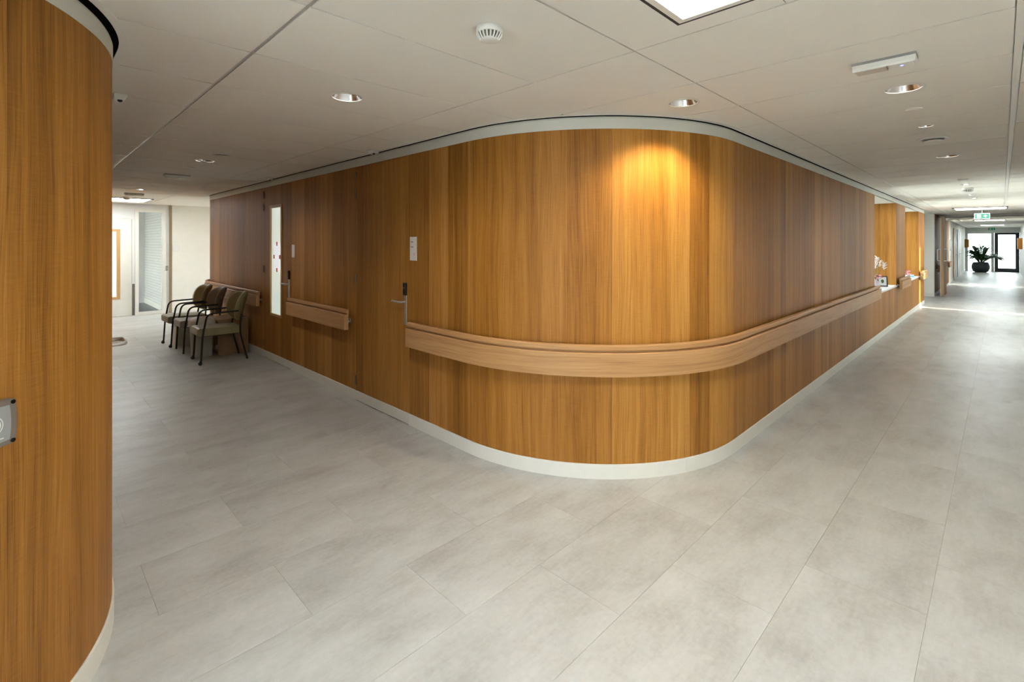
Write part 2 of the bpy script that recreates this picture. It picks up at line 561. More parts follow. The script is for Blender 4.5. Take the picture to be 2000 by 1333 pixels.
# ------------------------------------------------------------------ long wood-clad block
core = []
for s in main.samples(0.0, sD(9.2)):
    p = main.xyz(s, -0.022, 0); core.append((p[0], p[1]))
poly = core + [(9.2, Y0+0.55), (6.1, Y0+0.55), (6.1, YF+RF-0.022)]
# polygon runs clockwise or not: make it ccw
def ccw(p):
    a = sum(p[i][0]*p[(i+1) % len(p)][1]-p[(i+1) % len(p)][0]*p[i][1] for i in range(len(p)))
    return p if a > 0 else p[::-1]
wall_c = MB().prism(ccw(poly), 0.0, 2.6).build('wall_center', CORE)
tag(wall_c, 'long wood-panelled block with a rounded corner between the two corridors', 'wall', kind='structure')
G = 0.0008
D1 = (3.566, 4.506); D2 = (6.157, 7.108)
def panel(s0, s1, z0=SK, z1=WTOP, nm='wood_panel', par=None):
    return main.slab(nm, WOOD, s0+G, s1-G, -0.02, 0.0, z0, z1, par or wall_c)
for a, b in ((0.0, 1.3), (1.3, SA), (SA, SA+pi/2*RF/2), (SA+pi/2*RF/2, sB(9.55)), (sB(9.55), sB(8.35)), (sB(8.35), sB(D2[1])),
             (sB(D2[0]), sB(5.33)), (sB(5.33), sB(D1[1])), (sB(D1[0]), sB(3.03)), (sB(3.03), SC+0.03), (SC+0.03, SC+1.09), (SC+1.09, SD),
             (SD, sD(4.96)), (sD(4.96), sD(6.20)), (sD(6.20), sD(7.39)), (sD(7.39), sD(8.58)), (sD(8.58), sD(XN0))):
    o = panel(a, b)
    if abs(a-sB(D1[0])) < 1e-6: o.color = (1.06, 1.06, 1.16, 1)
    elif sB(3.1) < a < SC+0.5: o.color = (0.96, 0.93, 0.84, 1)
    elif SC+0.5 < a < SD-0.1: o.color = (1.10, 1.10, 1.06, 1)
    elif a > SD-0.1: o.color = (1.04, 1.06, 1.14, 1)
# niche wall
nw = MB()
nw.box(9.2, XQ1-0.022, Y0+0.022, Y0+0.55, 0, SILLZ-0.03)
nw.box(9.2, XQ1-0.022, Y0+0.022, Y0+0.55, WTOP+0.012, 2.6)
for a, b in ((9.2, XN0), (XP0, XP1), (XQ0, XQ1)):
    nw.box(a+(0.022 if a > 9.3 else 0), b-0.022, Y0+0.022, Y0+0.55, SILLZ-0.03, WTOP+0.012)
nwo = nw.build('niche_wall', CORE, wall_c)
for a, b in ((XN0, 10.05), (10.05, 10.72), (10.72, XP0), (XP1, 13.6), (13.6, 14.35), (14.35, XQ0)):
    panel(sD(a), sD(b), SK, SILLZ-0.03)
for a, b in ((XP0, 12.2), (12.2, XP1), (XQ0, 15.67), (15.67, XQ1)):
    panel(sD(a), sD(b))
for x, d in ((XN0, -1), (XP0, 1), (XP1, -1), (XQ0, 1), (XQ1, -1)):     # wooden reveals of the niches
    xa, xb = (x, x+0.02) if d > 0 else (x-0.02, x)
    z0 = SILLZ if x < XQ1 else SK
    box('wood_reveal', WOOD, xa, xb, Y0+0.001, Y0+0.275, z0, WTOP, wall_c)
    box('wood_reveal', WOOD, xa, xb, Y0+0.277, Y0+0.55, z0, WTOP, wall_c)
for i, (a, b) in enumerate(((XN0, XP0), (XP1, XQ0))):
    s = box('window_sill', SILL, a, b, Y0-0.012, Y0+0.56, SILLZ-0.03, SILLZ, wall_c, bevel=0.003)
    box('niche_soffit', FASCIA, a, b, Y0+0.0, Y0+0.55, WTOP, WTOP+0.012, wall_c)
    w = box('window_%d' % (i+1), GLASS, a+0.04, b-0.04, Y0+0.515, Y0+0.525, SILLZ+0.04, WTOP-0.04)
    tag(w, 'window at the back of the %s daylit wooden niche' % ('nearer' if i == 0 else 'farther'), 'window', kind='structure')
    f = MB()
    f.box(a, a+0.045, Y0+0.49, Y0+0.55, SILLZ, WTOP); f.box(b-0.045, b, Y0+0.49, Y0+0.55, SILLZ, WTOP)
    f.box(a+0.045, b-0.045, Y0+0.49, Y0+0.55, SILLZ, SILLZ+0.045); f.box(a+0.045, b-0.045, Y0+0.49, Y0+0.55, WTOP-0.045, WTOP)
    f.box((a+b)/2-0.025, (a+b)/2+0.025, Y0+0.49, Y0+0.55, SILLZ+0.045, WTOP-0.045)
    f.build('window_frame', WHITE, w)

# skirting, in pieces as in the picture
bb = bpy.data.objects.new('baseboard_center', None); COL.objects.link(bb)
tag(bb, 'low white skirting along the wood-panelled block', 'skirting', kind='structure')
def skirt(path, s0, s1, par, z0=0.0):
    return path.sweep(MB(), s0+0.0006, s1-0.0006, [(-0.02, z0), (0.007, z0), (0.007, SK-0.004), (0.004, SK-0.001), (-0.02, SK-0.001)]).build('skirting_piece', SKIRT, par)
for a, b in ((0.0, SA), (SA, sB(D2[1])), (sB(D2[0]), sB(D1[1])), (sB(D1[0]), SC+1.62), (SC+1.62, sD(9.4)), (sD(9.4), sD(XQ1))):
    skirt(main, a, b, bb)
# white fascia above the wood with the dark shadow gap
def fascia(path, s0, s1, n, label, gap, trim):
    ft = H-0.006 if n == 1 else WTOP+0.076
    f = path.sweep(MB(), s0, s1, [(-0.02, WTOP), (0.003, WTOP), (0.003, ft-0.012), (0.0, ft-0.003), (-0.004, ft), (-0.02, ft)]).build('trim_%d' % n, FASCIA)
    tag(f, label, 'trim', kind='structure')
    path.slab('shadow_gap', BLACKV, s0, s1, -0.0215, -0.0195, WTOP, H+0.0145, f)
    path.slab('shadow_gap', BLACKV, s0, s1, -0.02, gap+0.004, H+0.0142, H+0.0175, f)
    path.slab('ceiling_edge', GRID, s0, s1, gap, gap+trim, H-0.003, H+0.004, f)
    return f
fascia(main, 0.0, SE, 1, 'curved white fascia band over the wood-panelled block', 0.010, 0.022)
fascia(left, 0.0, LE, 2, 'curved white fascia band over the rounded wood wall at the left edge', 0.022, 0.030)

# ------------------------------------------------------------------ doors in the wood wall
def lever(par, x, y, z, nx, dy, with_reader=True):
    """handle set on a face with outward normal nx along x; lever points along dy"""
    o = []
    pl = MB().box(min(x, x+nx*0.010), max(x, x+nx*0.010), y-0.019, y+0.019, z-0.20, z+0.055)
    h = pl.build('handle_plate', STEEL, par, bevel=0.003)
    MB().tube(roundpath([(x+nx*0.008, y, z), (x+nx*0.055, y, z), (x+nx*0.058, y+dy*0.13, z+0.002)], 0.016), 0.0095, 10).build('lever', STEEL, h)
    if with_reader:
        MB().box(min(x, x+nx*0.022), max(x, x+nx*0.022), y-0.021, y+0.021, z+0.057, z+0.165).build('lock_reader', BPLAST, h, bevel=0.006)
        MB().lathe([(0, 0), (0.008, 0), (0.008, 0.003), (0, 0.003)], 12, (0, 0, 0)).build('reader_dot', DSTEEL, h, loc=(x+nx*0.022, y, z+0.12)).rotation_euler = (0, radians(90)*nx, 0)
    return h
def hinge(par, x, y, z, nx):
    h = MB()
    h.tube([(x+nx*0.006, y, z-0.045), (x+nx*0.006, y, z-0.0155)], 0.0085, 10)
    h.tube([(x+nx*0.006, y, z-0.0145), (x+nx*0.006, y, z+0.0145)], 0.0085, 10)
    h.tube([(x+nx*0.006, y, z+0.0155), (x+nx*0.006, y, z+0.045)], 0.0085, 10)
    h.build('hinge', DSTEEL, par)
def wood_door(n, y0, y1, label, glass=None):
    d = bpy.data.objects.new('door_%d' % n, None); COL.objects.link(d)
    d.location = (X0, (y0+y1)/2, 0)
    tag(d, label, 'door', kind='structure')
    ch = []
    def part(o): ch.append(o); return o
    g = 0.0022
    m = MB()
    pf = lambda z0, z1: [(-0.02, z0), (0.0, z0), (0.0, z1), (-0.02, z1)]
    if glass:
        ya, yb, za, zb = glass
        main.sweep(m, sB(y1)+g, sB(yb), pf(SK, WTOP-0.003)); main.sweep(m, sB(ya), sB(y0)-g, pf(SK, WTOP-0.003))
        main.sweep(m, sB(yb), sB(ya), pf(SK, za)); main.sweep(m, sB(yb), sB(ya), pf(zb, WTOP-0.003))
    else:
        main.sweep(m, sB(y1)+g, sB(y0)-g, pf(SK, WTOP-0.003))
    leaf = part(m.build('door_leaf', WOOD))
    main.sweep(MB(), sB(y1)+g, sB(y0)-g, [(-0.02, 0.007), (0.007, 0.007), (0.007, SK-0.004), (0.004, SK-0.001), (-0.02, SK-0.001)]).build('base_strip', SKIRT, leaf)
    for z in (2.205, 2.035, 1.20, 0.20):
        hinge(leaf, X0, y1+0.004, z, -1)
    lever(leaf, X0, y0+0.055, 1.045, -1, 1)
    if glass:
        ya, yb, za, zb = glass
        f = MB(); t = 0.035
        f.box(X0-0.008, X0+0.02, ya, ya+t, za, zb); f.box(X0-0.008, X0+0.02, yb-t, yb, za, zb)
        f.box(X0-0.008, X0+0.02, ya+t, yb-t, za, za+t, 'y'); f.box(X0-0.008, X0+0.02, ya+t, yb-t, zb-t, zb, 'y')
        fr = f.build('glazing_frame', PALE_OAK, leaf, bevel=0.002)
        p = box('frosted_pane', FROST, X0+0.010, X0+0.016, ya+t, yb-t, za+t, zb-t, leaf)
    leaf.parent = d
    leaf.matrix_parent_inverse = Matrix.Translation(d.location).inverted()
    return d
wood_door(1, D1[0], D1[1], 'flush wood-veneer door nearest the rounded corner')
wood_door(2, D2[0], D2[1], 'wood-veneer door with a tall narrow frosted pane, nearer the chairs', (6.46, 6.885, 0.59, 2.045))
def in_world(o, root):
    o.parent = root
    o.matrix_parent_inverse = Matrix.Translation(root.location).inverted()

# notice taped to the frosted pane
nt = thing('notice_sheet', 'white sheet with red tape dots stuck on the frosted door pane', 'notice', (X0+0.008, 6.66, 1.37))
box('sheet', LITPAPER, 0, 0.0012, -0.115, 0.115, -0.17, 0.17, nt)
for yy, zz in ((0, 0.17), (0, -0.17), (-0.10, 0.0), (0.10, 0.0)):
    box('tape_dot', RED, -0.0012, 0.0002, yy-0.020, yy+0.020, zz-0.026, zz+0.026, nt)

# ------------------------------------------------------------------ wood wall at the left edge
core = [(left.xyz(s, -0.022, 0)[0], left.xyz(s, -0.022, 0)[1]) for s in left.samples(0.0, LE)]
wall_l = MB().prism(ccw(core+[(-2.6, YEND)]), 0.0, 2.6).build('wall_left', CORE)
tag(wall_l, 'rounded wood-panelled wall filling the left edge of the picture', 'wall', kind='structure')
D3 = (2.80, 3.75)
for a, b in ((0.0, 0.9), (0.9, LA), (LA, LA+0.78), (LA+0.78, sL(D3[0])), (sL(D3[1]), sL(5.4)), (sL(5.4), sL(7.0)), (sL(7.0), sL(9.0)), (sL(9.0), sL(11.0)), (sL(11.0), LE)):
    left.slab('wood_panel', WOOD, a+G, b-G, -0.02, 0.0, SK, WTOP, wall_l)
bl = bpy.data.objects.new('baseboard_left', None); COL.objects.link(bl)
tag(bl, 'white skirting under the rounded wood wall at the left edge', 'skirting', kind='structure')
for a, b in ((0.0, LA), (LA, LB), (LB, sL(D3[0])), (sL(D3[1]), LE)):
    skirt(left, a, b, bl)
d3 = left.slab('door_3', WOOD, sL(D3[0])+0.002, sL(D3[1])-0.002, -0.02, 0.0, 0.007, WTOP-0.003)
tag(d3, 'wood door in the left corridor wall, only its looped handle showing', 'door', kind='structure')
hp = box('handle_plate', STEEL, XL, XL+0.010, 2.841, 2.879, 0.89, 1.14, d3, bevel=0.003)
MB().tube(roundpath([(XL+0.008, 2.86, 1.087), (XL+0.066, 2.86, 1.087), (XL+0.074, 3.005, 1.087), (XL+0.012, 3.01, 1.087)], 0.03, 8), 0.0095, 10).build('lever', STEEL, hp)

# card reader on the left wall
def reader():
    s = LA+0.0
    # find the place on the arc that shows at the left border
    best = None
    for k in range(400):
        ss = LA+(LB-LA)*k/400
        p, n = left.at(ss)
        d = (p.x+p.y)/sqrt(2); r = (p.x-p.y)/sqrt(2)
        px = 1000+957*r/d
        if best is None or abs(px-(-36)) < best[0]: best = (abs(px-(-36)), ss, d)
    ss, d = best[1], best[2]
    p, n = left.at(ss)
    z = EYE-(836-475)/957*d
    t = thing('card_reader', 'grey metal card reader screwed to the wood wall at the left edge', 'card reader', (p.x+n.x*0.006, p.y+n.y*0.006, z), math.atan2(n.y, n.x)+pi/2)
    # local: x along wall, -y outward
    hw, hh = 0.062, 0.062
    pts = []
    for (sx, sy) in ((-1, -1), (1, -1), (1, 1), (-1, 1)):
        pts.append((sx*hw, sy*hh))
    def bowed(w, h, b, n_=10):
        out = []
        for k in range(n_): q = -1+2*k/n_; out.append((q*w, -h-b*(1-q*q)*0.3))
        for k in range(n_): q = -1+2*k/n_; out.append((w+b*(1-q*q), q*h))
        for k in range(n_): q = 1-2*k/n_; out.append((q*w, h+b*(1-q*q)*0.3))
        for k in range(n_): q = 1-2*k/n_; out.append((-w-b*(1-q*q), q*h))
        return out
    def plate(nm, poly, y0, y1, mat, par, bev=0.0):
        m = MB(); m.prism([(x, zz) for x, zz in poly], y0, y1)
        o = m.build(nm, mat, par, bevel=bev)
        o.rotation_euler = (radians(90), 0, 0)   # prism axis z -> -y
        return o
    plate('housing', bowed(hw, hh, 0.006), -0.006, 0.022, RHOUSE, t, 0.003)
    plate('face_plate', bowed(hw-0.018, hh-0.014, 0.004), 0.021, 0.0245, RFACE, t)
    for sx in (-1, 1):
        for sz in (-1, 1):
            m = MB().lathe([(0, 0), (0.005, 0), (0.006, 0.002), (0.006, 0.0), (0, 0)], 12)
            o = m.build('screw', BPLAST, t, loc=(sx*(hw-0.008), -0.0225, sz*(hh-0.008))); o.rotation_euler = (radians(90), 0, 0)
    for r in (0.008, 0.014, 0.020, 0.026):
        pts = [(r*cos(a), -0.0248, r*sin(a)) for a in [radians(-48+96*k/12) for k in range(13)]]
        MB().tube(pts, 0.0013, 6).build('wave_mark', WPLAST, t)
    box('print_mark', WPLAST, -0.018, 0.028, -0.0252, -0.0243, -0.040, -0.037, t)
    return t
reader()

# ------------------------------------------------------------------ remaining shell
wr = MB()
SUNW = ((15.22, 15.50), (24.55, 24.8))
xs = [-2.8]
for a, b in SUNW: xs += [a, b]
xs.append(XEND+0.2)
for i in range(0, len(xs), 2):
    wr.box(xs[i], xs[i+1], YR-0.14, YR, 0, 2.6)
for a, b in SUNW: wr.box(a, b, YR-0.14, YR, 2.25, 2.6)
wall_r = wr.build('wall_right', WALLW)
tag(wall_r, 'white plaster wall along the right side of the right corridor', 'wall', kind='structure')
for i, (a, b) in enumerate(SUNW):
    w = box('window_%d' % (3+i), GLASS, a, b, YR-0.08, YR-0.07, 0, 2.25)
    tag(w, 'narrow tall side window letting a sliver of sun in, %s' % ('before the fire door' if i == 0 else 'beyond the fire door'), 'window', kind='structure')
m = MB()
m.box(-2.8, -2.6, -0.9, YR+0.10, 0, 2.6); m.box(-2.8, -2.6, YL-0.10, YL+0.2, 0, 2.6)
m.box(-2.8, -2.6, YR+0.10, YL-0.10, 2.28, 2.6); m.box(-2.8, -2.6, YR+0.10, YL-0.10, 0, 0.06)
wb = m.build('wall_back', WALLW)
tag(wb, 'white plaster wall behind the viewer around an added fill window', 'wall', kind='structure')
w7 = box('window_7', BACKGL, -2.71, -2.70, YR+0.10, YL-0.10, 0.06, 2.28)  # added out of view as a source of ambient fill for the crossing
tag(w7, 'window added behind the viewer to fill the crossing with light', 'window', kind='structure')
m = MB()
for y in (YR+0.10, 0.47, YL-0.15): m.box(-2.74, -2.66, y, y+0.05, 0.06, 2.28)
m.build('window_frame', WHITE, w7)
# recess and cream wall beside the fire door, wood wall beyond, cream wall with white doors
rc = MB()
rc.box(XQ1, XRE, 2.15, 2.30, 0, 2.6)
rc.box(XQ1-0.02, XQ1, Y0+0.55, 2.30, 0, 2.6)
rc.box(XRE, XRE+0.10, Y0, 2.30, 0, 2.6)
wrc = rc.build('wall_recess', CREAM)
tag(wrc, 'cream wall of the recess just before the open fire door', 'wall', kind='structure')
box('skirting_piece', SKIRT, XRE-0.007, XRE, Y0, 2.15, 0, SK, wrc)
box('jamb', WHITE, XRE-0.006, XRE+0.10, Y0-0.022, Y0-0.0005, 0, H, wrc)
box('dark_door', DARKFR, XQ1+0.3, XQ1+1.3, 2.135, 2.1495, 0, 2.1, wrc)
wf = MB(); wf.box(XRE+0.10, 24.2, Y0, Y0+0.25, 0, 2.6)
wfo = wf.build('wall_fire_lobby', CORE)
tag(wfo, 'wood-panelled wall stretch behind the open fire door', 'wall', kind='structure')
for k in range(5):
    a = XRE+0.10+k*1.096
    box('wood_panel', WOOD, a+G, a+1.096-G, Y0-0.018, Y0-0.0002, SK, H, wfo)
box('skirting_piece', SKIRT, XRE+0.10, 24.2, Y0-0.024, Y0-0.0002, 0, SK-0.001, wfo)
wc = box('wall_far_left', CREAM, 24.2, XEND+0.2, Y0+0.05, Y0+0.25, 0, 2.6)
tag(wc, 'cream wall with white doors far down the right corridor', 'wall', kind='structure')
bfl = bpy.data.objects.new('baseboard_far_left', None); COL.objects.link(bfl)
tag(bfl, 'white skirting under the cream wall far down the right corridor', 'skirting', kind='structure')
for a, b in ((24.21, 27.69), (28.91, 30.39), (31.61, XEND)): box('skirting_piece', SKIRT, a, b, Y0+0.04, Y0+0.0499, 0, SK, bfl)
# header of the fire door
hd = box('trim_3', FASCIA, 20.02, 20.16, YR, Y0-0.02, 2.325, H+0.005)
tag(hd, 'header beam over the fire door across the right corridor', 'trim', kind='structure')
box('head_seal', BPLAST, 20.01, 20.02, YR, Y0-0.02, 2.325, 2.337, hd)
# fire door leaf standing open
fd = thing('fire_door', 'tall wooden fire door leaf standing open, seen edge on', 'door', (18.80, 1.225, 0))
box('leaf', WOOD, 0, 1.20, -0.028, 0.028, 0.01, 2.32, fd)
box('edge_strip', PALE_OAK, -0.006, 0.0, -0.016, 0.028, 0.01, 2.32, fd)
box('edge_seal', STEEL, -0.006, 0.001, 0.029, 0.042, 0.01, 2.32, fd)
box('edge_guard', GPLAST, -0.007, 0.06, -0.040, -0.0285, 0.01, 2.32, fd)
for sy in (-1, 1):
    y0 = sy*0.030 if sy > 0 else -0.041
    MB().tube(roundpath([(0.07, y0, 1.03), (0.07, y0+sy*0.075, 1.03), (0.07, y0+sy*0.075, 1.37), (0.07, y0, 1.37)], 0.04), 0.013, 10).build('pull_handle', WPLAST, fd)
cl = box('door_closer', STEEL, 0.75, 1.10, -0.09, -0.0285, 2.22, 2.29, fd)
# second wood panel leaf end on the wall beyond (white door group)
def white_door(x0, x1, n, label):
    d = thing('white_door', label, 'door', (x0, Y0+0.05, 0))
    w = x1-x0
    box('door_leaf', WHITE, 0.06, w-0.06, -0.02, 0.0, 0.01, 2.12, d)
    box('jamb', PALE_OAK if n == 0 else WHITE, 0, 0.055, -0.035, 0, 0, 2.18, d)
    box('jamb', WHITE, w-0.055, w, -0.035, 0, 0, 2.18, d)
    box('head', WHITE, 0.055, w-0.055, -0.035, 0, 2.125, 2.18, d)
    for z in (2.03, 1.87, 0.3):
        box('hinge', DSTEEL, 0.075, 0.10, -0.034, -0.0205, z-0.05, z+0.05, d)
    h = box('handle_plate', STEEL, w-0.16, w-0.12, -0.030, -0.0205, 0.85, 1.10, d)
    MB().tube(roundpath([(w-0.14, -0.028, 1.04), (w-0.14, -0.075, 1.04), (w-0.27, -0.075, 1.04)], 0.015), 0.010, 8).build('lever', STEEL, h)
    return d
white_door(27.7, 28.9, 0, 'white door with a brown jamb on the far left corridor wall')
white_door(30.4, 31.6, 1, 'white door second along the far left corridor wall')

# end wall of the right corridor: window, door
we = MB()
for y0, y1, z0, z1 in ((YR-0.2, -0.66, 0, 2.6), (Y0-0.03, Y0+0.3, 0, 2.6), (-0.66, Y0-0.03, 2.09, 2.6)):
    we.box(XEND, XEND+0.2, y0, y1, z0, z1)
weo = we.build('wall_end', WALLW)
tag(weo, 'white end wall of the right corridor around the bright window and door', 'wall', kind='structure')
w5 = box('window_5', ENDGL, XEND+0.08, XEND+0.09, 0.42, Y0-0.06, 0.03, 2.06)
tag(w5, 'bright full-height window behind the potted palm', 'window', kind='structure')
f = MB(); f.box(XEND+0.05, XEND+0.13, 0.30, 0.42, 0, 2.09); f.box(XEND+0.05, XEND+0.13, Y0-0.06, Y0-0.03, 0, 2.09)
f.box(XEND+0.05, XEND+0.13, 0.42, Y0-0.06, 2.06, 2.09); f.box(XEND+0.05, XEND+0.13, 0.42, Y0-0.06, 0, 0.03)
f.build('window_frame', WHITE, w5)
d4 = bpy.data.objects.new('door_4', None); COL.objects.link(d4)
tag(d4, 'dark-framed glass exit door at the end of the right corridor', 'door', kind='structure')
f = MB(); ya, yb = -0.655, 0.295
f.box(XEND+0.03, XEND+0.10, ya, ya+0.15, 0, 2.09); f.box(XEND+0.03, XEND+0.10, yb-0.15, yb, 0, 2.09)
f.box(XEND+0.03, XEND+0.10, ya+0.15, yb-0.15, 1.99, 2.09, 'y'); f.box(XEND+0.03, XEND+0.10, ya+0.15, yb-0.15, 0, 0.19, 'y')
f.build('door_frame', DARKFR, d4, bevel=0.003)
box('door_pane', ENDGL, XEND+0.06, XEND+0.07, ya+0.15, yb-0.15, 0.19, 1.99, d4)
MB().tube(roundpath([(XEND+0.03, yb-0.07, 1.05), (XEND-0.02, yb-0.07, 1.05), (XEND-0.02, yb-0.20, 1.05)], 0.015), 0.011, 8).build('lever', STEEL, d4)

# ------------------------------------------------------------------ end of the left corridor
lw = MB()
W0, W1 = 1.74, 2.21           # glazed sidelight
lw.box(0.0, 0.60, YEND, YEND+0.12, 0, 2.6)
lw.box(0.60, 1.70, YEND, YEND+0.12, 2.075, 2.6)
lw.box(1.70, W0, YEND, YEND+0.12, 0, 2.6)
lw.box(W0, W1, YEND, YEND+0.12, 2.245, 2.6); lw.box(W0, W1, YEND, YEND+0.12, 0, 0.045)
lw.box(W1, 2.31, YEND, YEND+0.12, 0, 2.6)
lwo = lw.build('wall_left_end', WALLW)
box('cream_wall', CREAM, 2.365, 6.2, YEND-0.01, YEND+0.12, 0, 2.6, lwo)
tag(lwo, 'cream and white end wall of the left corridor', 'wall', kind='structure')
box('steel_post', plain('brass_post', srgb(176, 162, 136), 0.35, metal=0.6), 2.311, 2.364, YEND-0.02, YEND+0.12, 0, 2.6, lwo)
f = MB(); fy0, fy1 = YEND-0.018, YEND-0.0005
f.box(W0-0.035, W0+0.03, fy0, fy1, 0, 2.30); f.box(W1-0.03, W1+0.05, fy0, fy1, 0, 2.30)
f.box(W0+0.03, W1-0.03, fy0, fy1, 2.215, 2.30); f.box(W0+0.03, W1-0.03, fy0, fy1, 0, 0.07)
w6 = box('window_6', GREYGL, W0, W1, YEND+0.05, YEND+0.058, 0.045, 2.245)
tag(w6, 'tall glazed sidelight with a white brick passage behind it', 'window', kind='structure')
f.build('window_frame', WHITE, w6)
d5 = bpy.data.objects.new('door_5', None); COL.objects.link(d5)
tag(d5, 'white door with a wood-framed pane at the end of the left corridor', 'door', kind='structure')
f = MB(); y0, y1 = YEND+0.005, YEND+0.045
a, b = 0.68, 1.65
ga, gb, za, zb = 0.86, 1.45, 0.37, 1.84
f.box(a, ga, y0, y1, 0.008, 2.05); f.box(gb, b, y0, y1, 0.008, 2.05); f.box(ga, gb, y0, y1, 0.008, za); f.box(ga, gb, y0, y1, zb, 2.05)
f.build('door_leaf', WHITE, d5)
f = MB(); t = 0.05
f.box(ga-0.01, ga+t, y0-0.012, y1, za, zb); f.box(gb-t, gb+0.01, y0-0.012, y1, za, zb)
f.box(ga+t, gb-t, y0-0.012, y1, za, za+t, 'x'); f.box(ga+t, gb-t, y0-0.012, y1, zb-t, zb, 'x')
f.build('glazing_frame', PALE_OAK, d5)
box('door_pane', GLASS, ga+t, gb-t, y0+0.015, y0+0.02, za+t, zb-t, d5)
f = MB(); f.box(0.601, 0.675, YEND-0.012, YEND+0.05, 0, 2.07); f.box(1.655, 1.70, YEND-0.012, YEND+0.05, 0, 2.07); f.box(0.675, 1.655, YEND-0.012, YEND+0.05, 2.055, 2.07)
f.build('door_frame', WHITE, d5)
box('kick_guard', DSTEEL, 1.657, 1.70, YEND-0.018, YEND-0.0125, 0.01, 0.68, d5)
# passage behind the sidelight
br = MB(); br.box(2.26, 2.36, YEND+0.121, 15.8, 0, 2.45, 'z')
bro = br.build('wall_brick', BRICK)
tag(bro, 'white painted brick wall behind the glazed sidelight', 'wall', kind='structure')
box('skirting_piece', WHITE, 2.245, 2.2599, YEND+0.121, 15.8, 0, 0.10, bro)
pe = box('wall_passage_end', WALLW, -0.6, 2.5, 15.8, 15.95, 0, 2.6)
tag(pe, 'white wall closing the passage behind the glazed sidelight', 'wall', kind='structure')
box('door_panel', WHITE, 1.2, 2.05, 15.77, 15.7995, 0, 2.08, pe)
pf_ = box('floor_passage', DFLOOR, -0.6, 2.5, YEND+0.121, 15.8, -0.2, -0.001)
tag(pf_, 'slate grey floor of the passage behind the sidelight', 'floor', kind='structure')
pc = box('ceiling_passage', TILE, -0.6, 2.5, YEND+0.121, 15.95, 2.42, 2.6)
tag(pc, 'pale ceiling of the passage behind the sidelight', 'ceiling', kind='structure')
m = MB(); ya, yb = YF+RF+0.15, YEND-0.25
m.box(6.0, 6.2, YF+RF-0.5, ya, 0, 2.6); m.box(6.0, 6.2, yb, YEND+0.1, 0, 2.6); m.box(6.0, 6.2, ya, yb, 2.25, 2.6); m.box(6.0, 6.2, ya, yb, 0, 0.10)
sx = m.build('wall_side_end', CREAM)
tag(sx, 'cream wall closing the side corridor behind the far rounded corner', 'wall', kind='structure')
w8 = box('window_8', GLASS, 6.09, 6.10, ya, yb, 0.10, 2.25)  # added out of view to brighten the far end of the left corridor
tag(w8, 'unseen window added at the side corridor end to light the cream wall', 'window', kind='structure')
m = MB()
for y in (ya, (ya+yb)/2, yb-0.05): m.box(6.06, 6.14, y, y+0.05, 0.10, 2.25)
m.build('window_frame', WHITE, w8)
bb3 = box('baseboard_left_end', SKIRT, 2.366, 6.0, YEND-0.02, YEND-0.0105, 0, SK)
tag(bb3, 'white skirting of the cream end wall behind the chairs', 'skirting', kind='structure')

# ------------------------------------------------------------------ ceiling
ceil = box('ceiling', GRID, -2.8, XEND+0.2, -0.9, Y0+0.548, H+0.10, H+0.20)
tag(ceil, 'suspended ceiling of pale boards over both corridors', 'ceiling', kind='structure')
box('ceiling_deck', GRID, -0.2, 6.2, Y0+0.549, YEND+0.11, H+0.10, H+0.20, ceil)
box('ceiling_deck', GRID, XQ1-0.02, 18.75, Y0+0.549, 2.3, H+0.10, H+0.20, ceil)
HOLES = [(2.80, 1.351, 0.085), (1.323, 2.665, 0.085), (3.387, 0.378, 0.085), (6.315, 0.374, 0.085), (1.317, 5.745, 0.085), (4.578, 0.386, 0.042)]
GC = 0.036     # ceiling boards stop this far from the wall
def ylim(x):
    """largest free y at x on the corridor side of both blocks"""
    lim = 99.0
    # left block
    g = 0.050
    if x < XL-RL: lim = min(lim, YL-g)
    elif x < XL+g:
        q = (RL+g)**2-(x-(XL-RL))**2
        lim = min(lim, YL+RL-sqrt(max(q, 0)))
    g = 0.032
    if x > X0+R: lim = min(lim, Y0-g)
    elif x > X0-g:
        q = (R+g)**2-(x-(X0+R))**2
        lim = min(lim, Y0+R-sqrt(max(q, 0)))
    return lim
def ceil_tile(x0, x1, y0, y1, gx=(0.005, 0.005), gy=(0.005, 0.005), mb_=None):
    x0 += gx[0]; x1 -= gx[1]; y0 += gy[0]; y1 -= gy[1]
    n = 160
    xs_ = [x0+(x1-x0)*k/n for k in range(n+1)]
    for e in (XL+0.050, X0-0.032):
        if x0 < e < x1: xs_ += [e-1e-5, e+1e-5]
    xs_ = sorted(xs_)
    top = [(x, min(y1, ylim(x))) for x in xs_]
    top = [(x, y) for x, y in top if y > y0+0.004]
    if len(top) < 2: return None
    # drop collinear points
    keep = [top[0]]
    for i in range(1, len(top)-1):
        a = keep[-1]; b = top[i]; c = top[i+1]
        if abs((b[0]-a[0])*(c[1]-a[1])-(b[1]-a[1])*(c[0]-a[0])) > 1e-7: keep.append(b)
    keep.append(top[-1])
    m = mb_ or MB()
    hole = [h for h in HOLES if x0+h[2] < h[0] < x1-h[2] and y0+h[2] < h[1] < y1]
    if hole:
        hx, hy, r = hole[0]
        yt = min(y1, ylim(hx))
        lt = [p for p in keep if p[0] < hx-1e-4]; rt = [p for p in keep if p[0] > hx+1e-4]
        arc = [(hx+r*sin(a), hy+r*cos(a)) for a in [pi*k/16 for k in range(17)]]        # right half, top to bottom
        m.prism(ccw([(hx, y0), (keep[-1][0], y0)] + rt[::-1] + [(hx, yt)] + arc), H, H+0.010)
        m.prism(ccw([(keep[0][0], y0), (hx, y0)] + [(2*hx-px, py) for px, py in arc[::-1]] + [(hx, yt)] + lt[::-1]), H, H+0.010)
    else:
        m.prism([(keep[0][0], y0), (keep[-1][0], y0)] + keep[::-1], H, H+0.010)
    if mb_ is None:
        return m.build('ceiling_board', TILE, ceil)
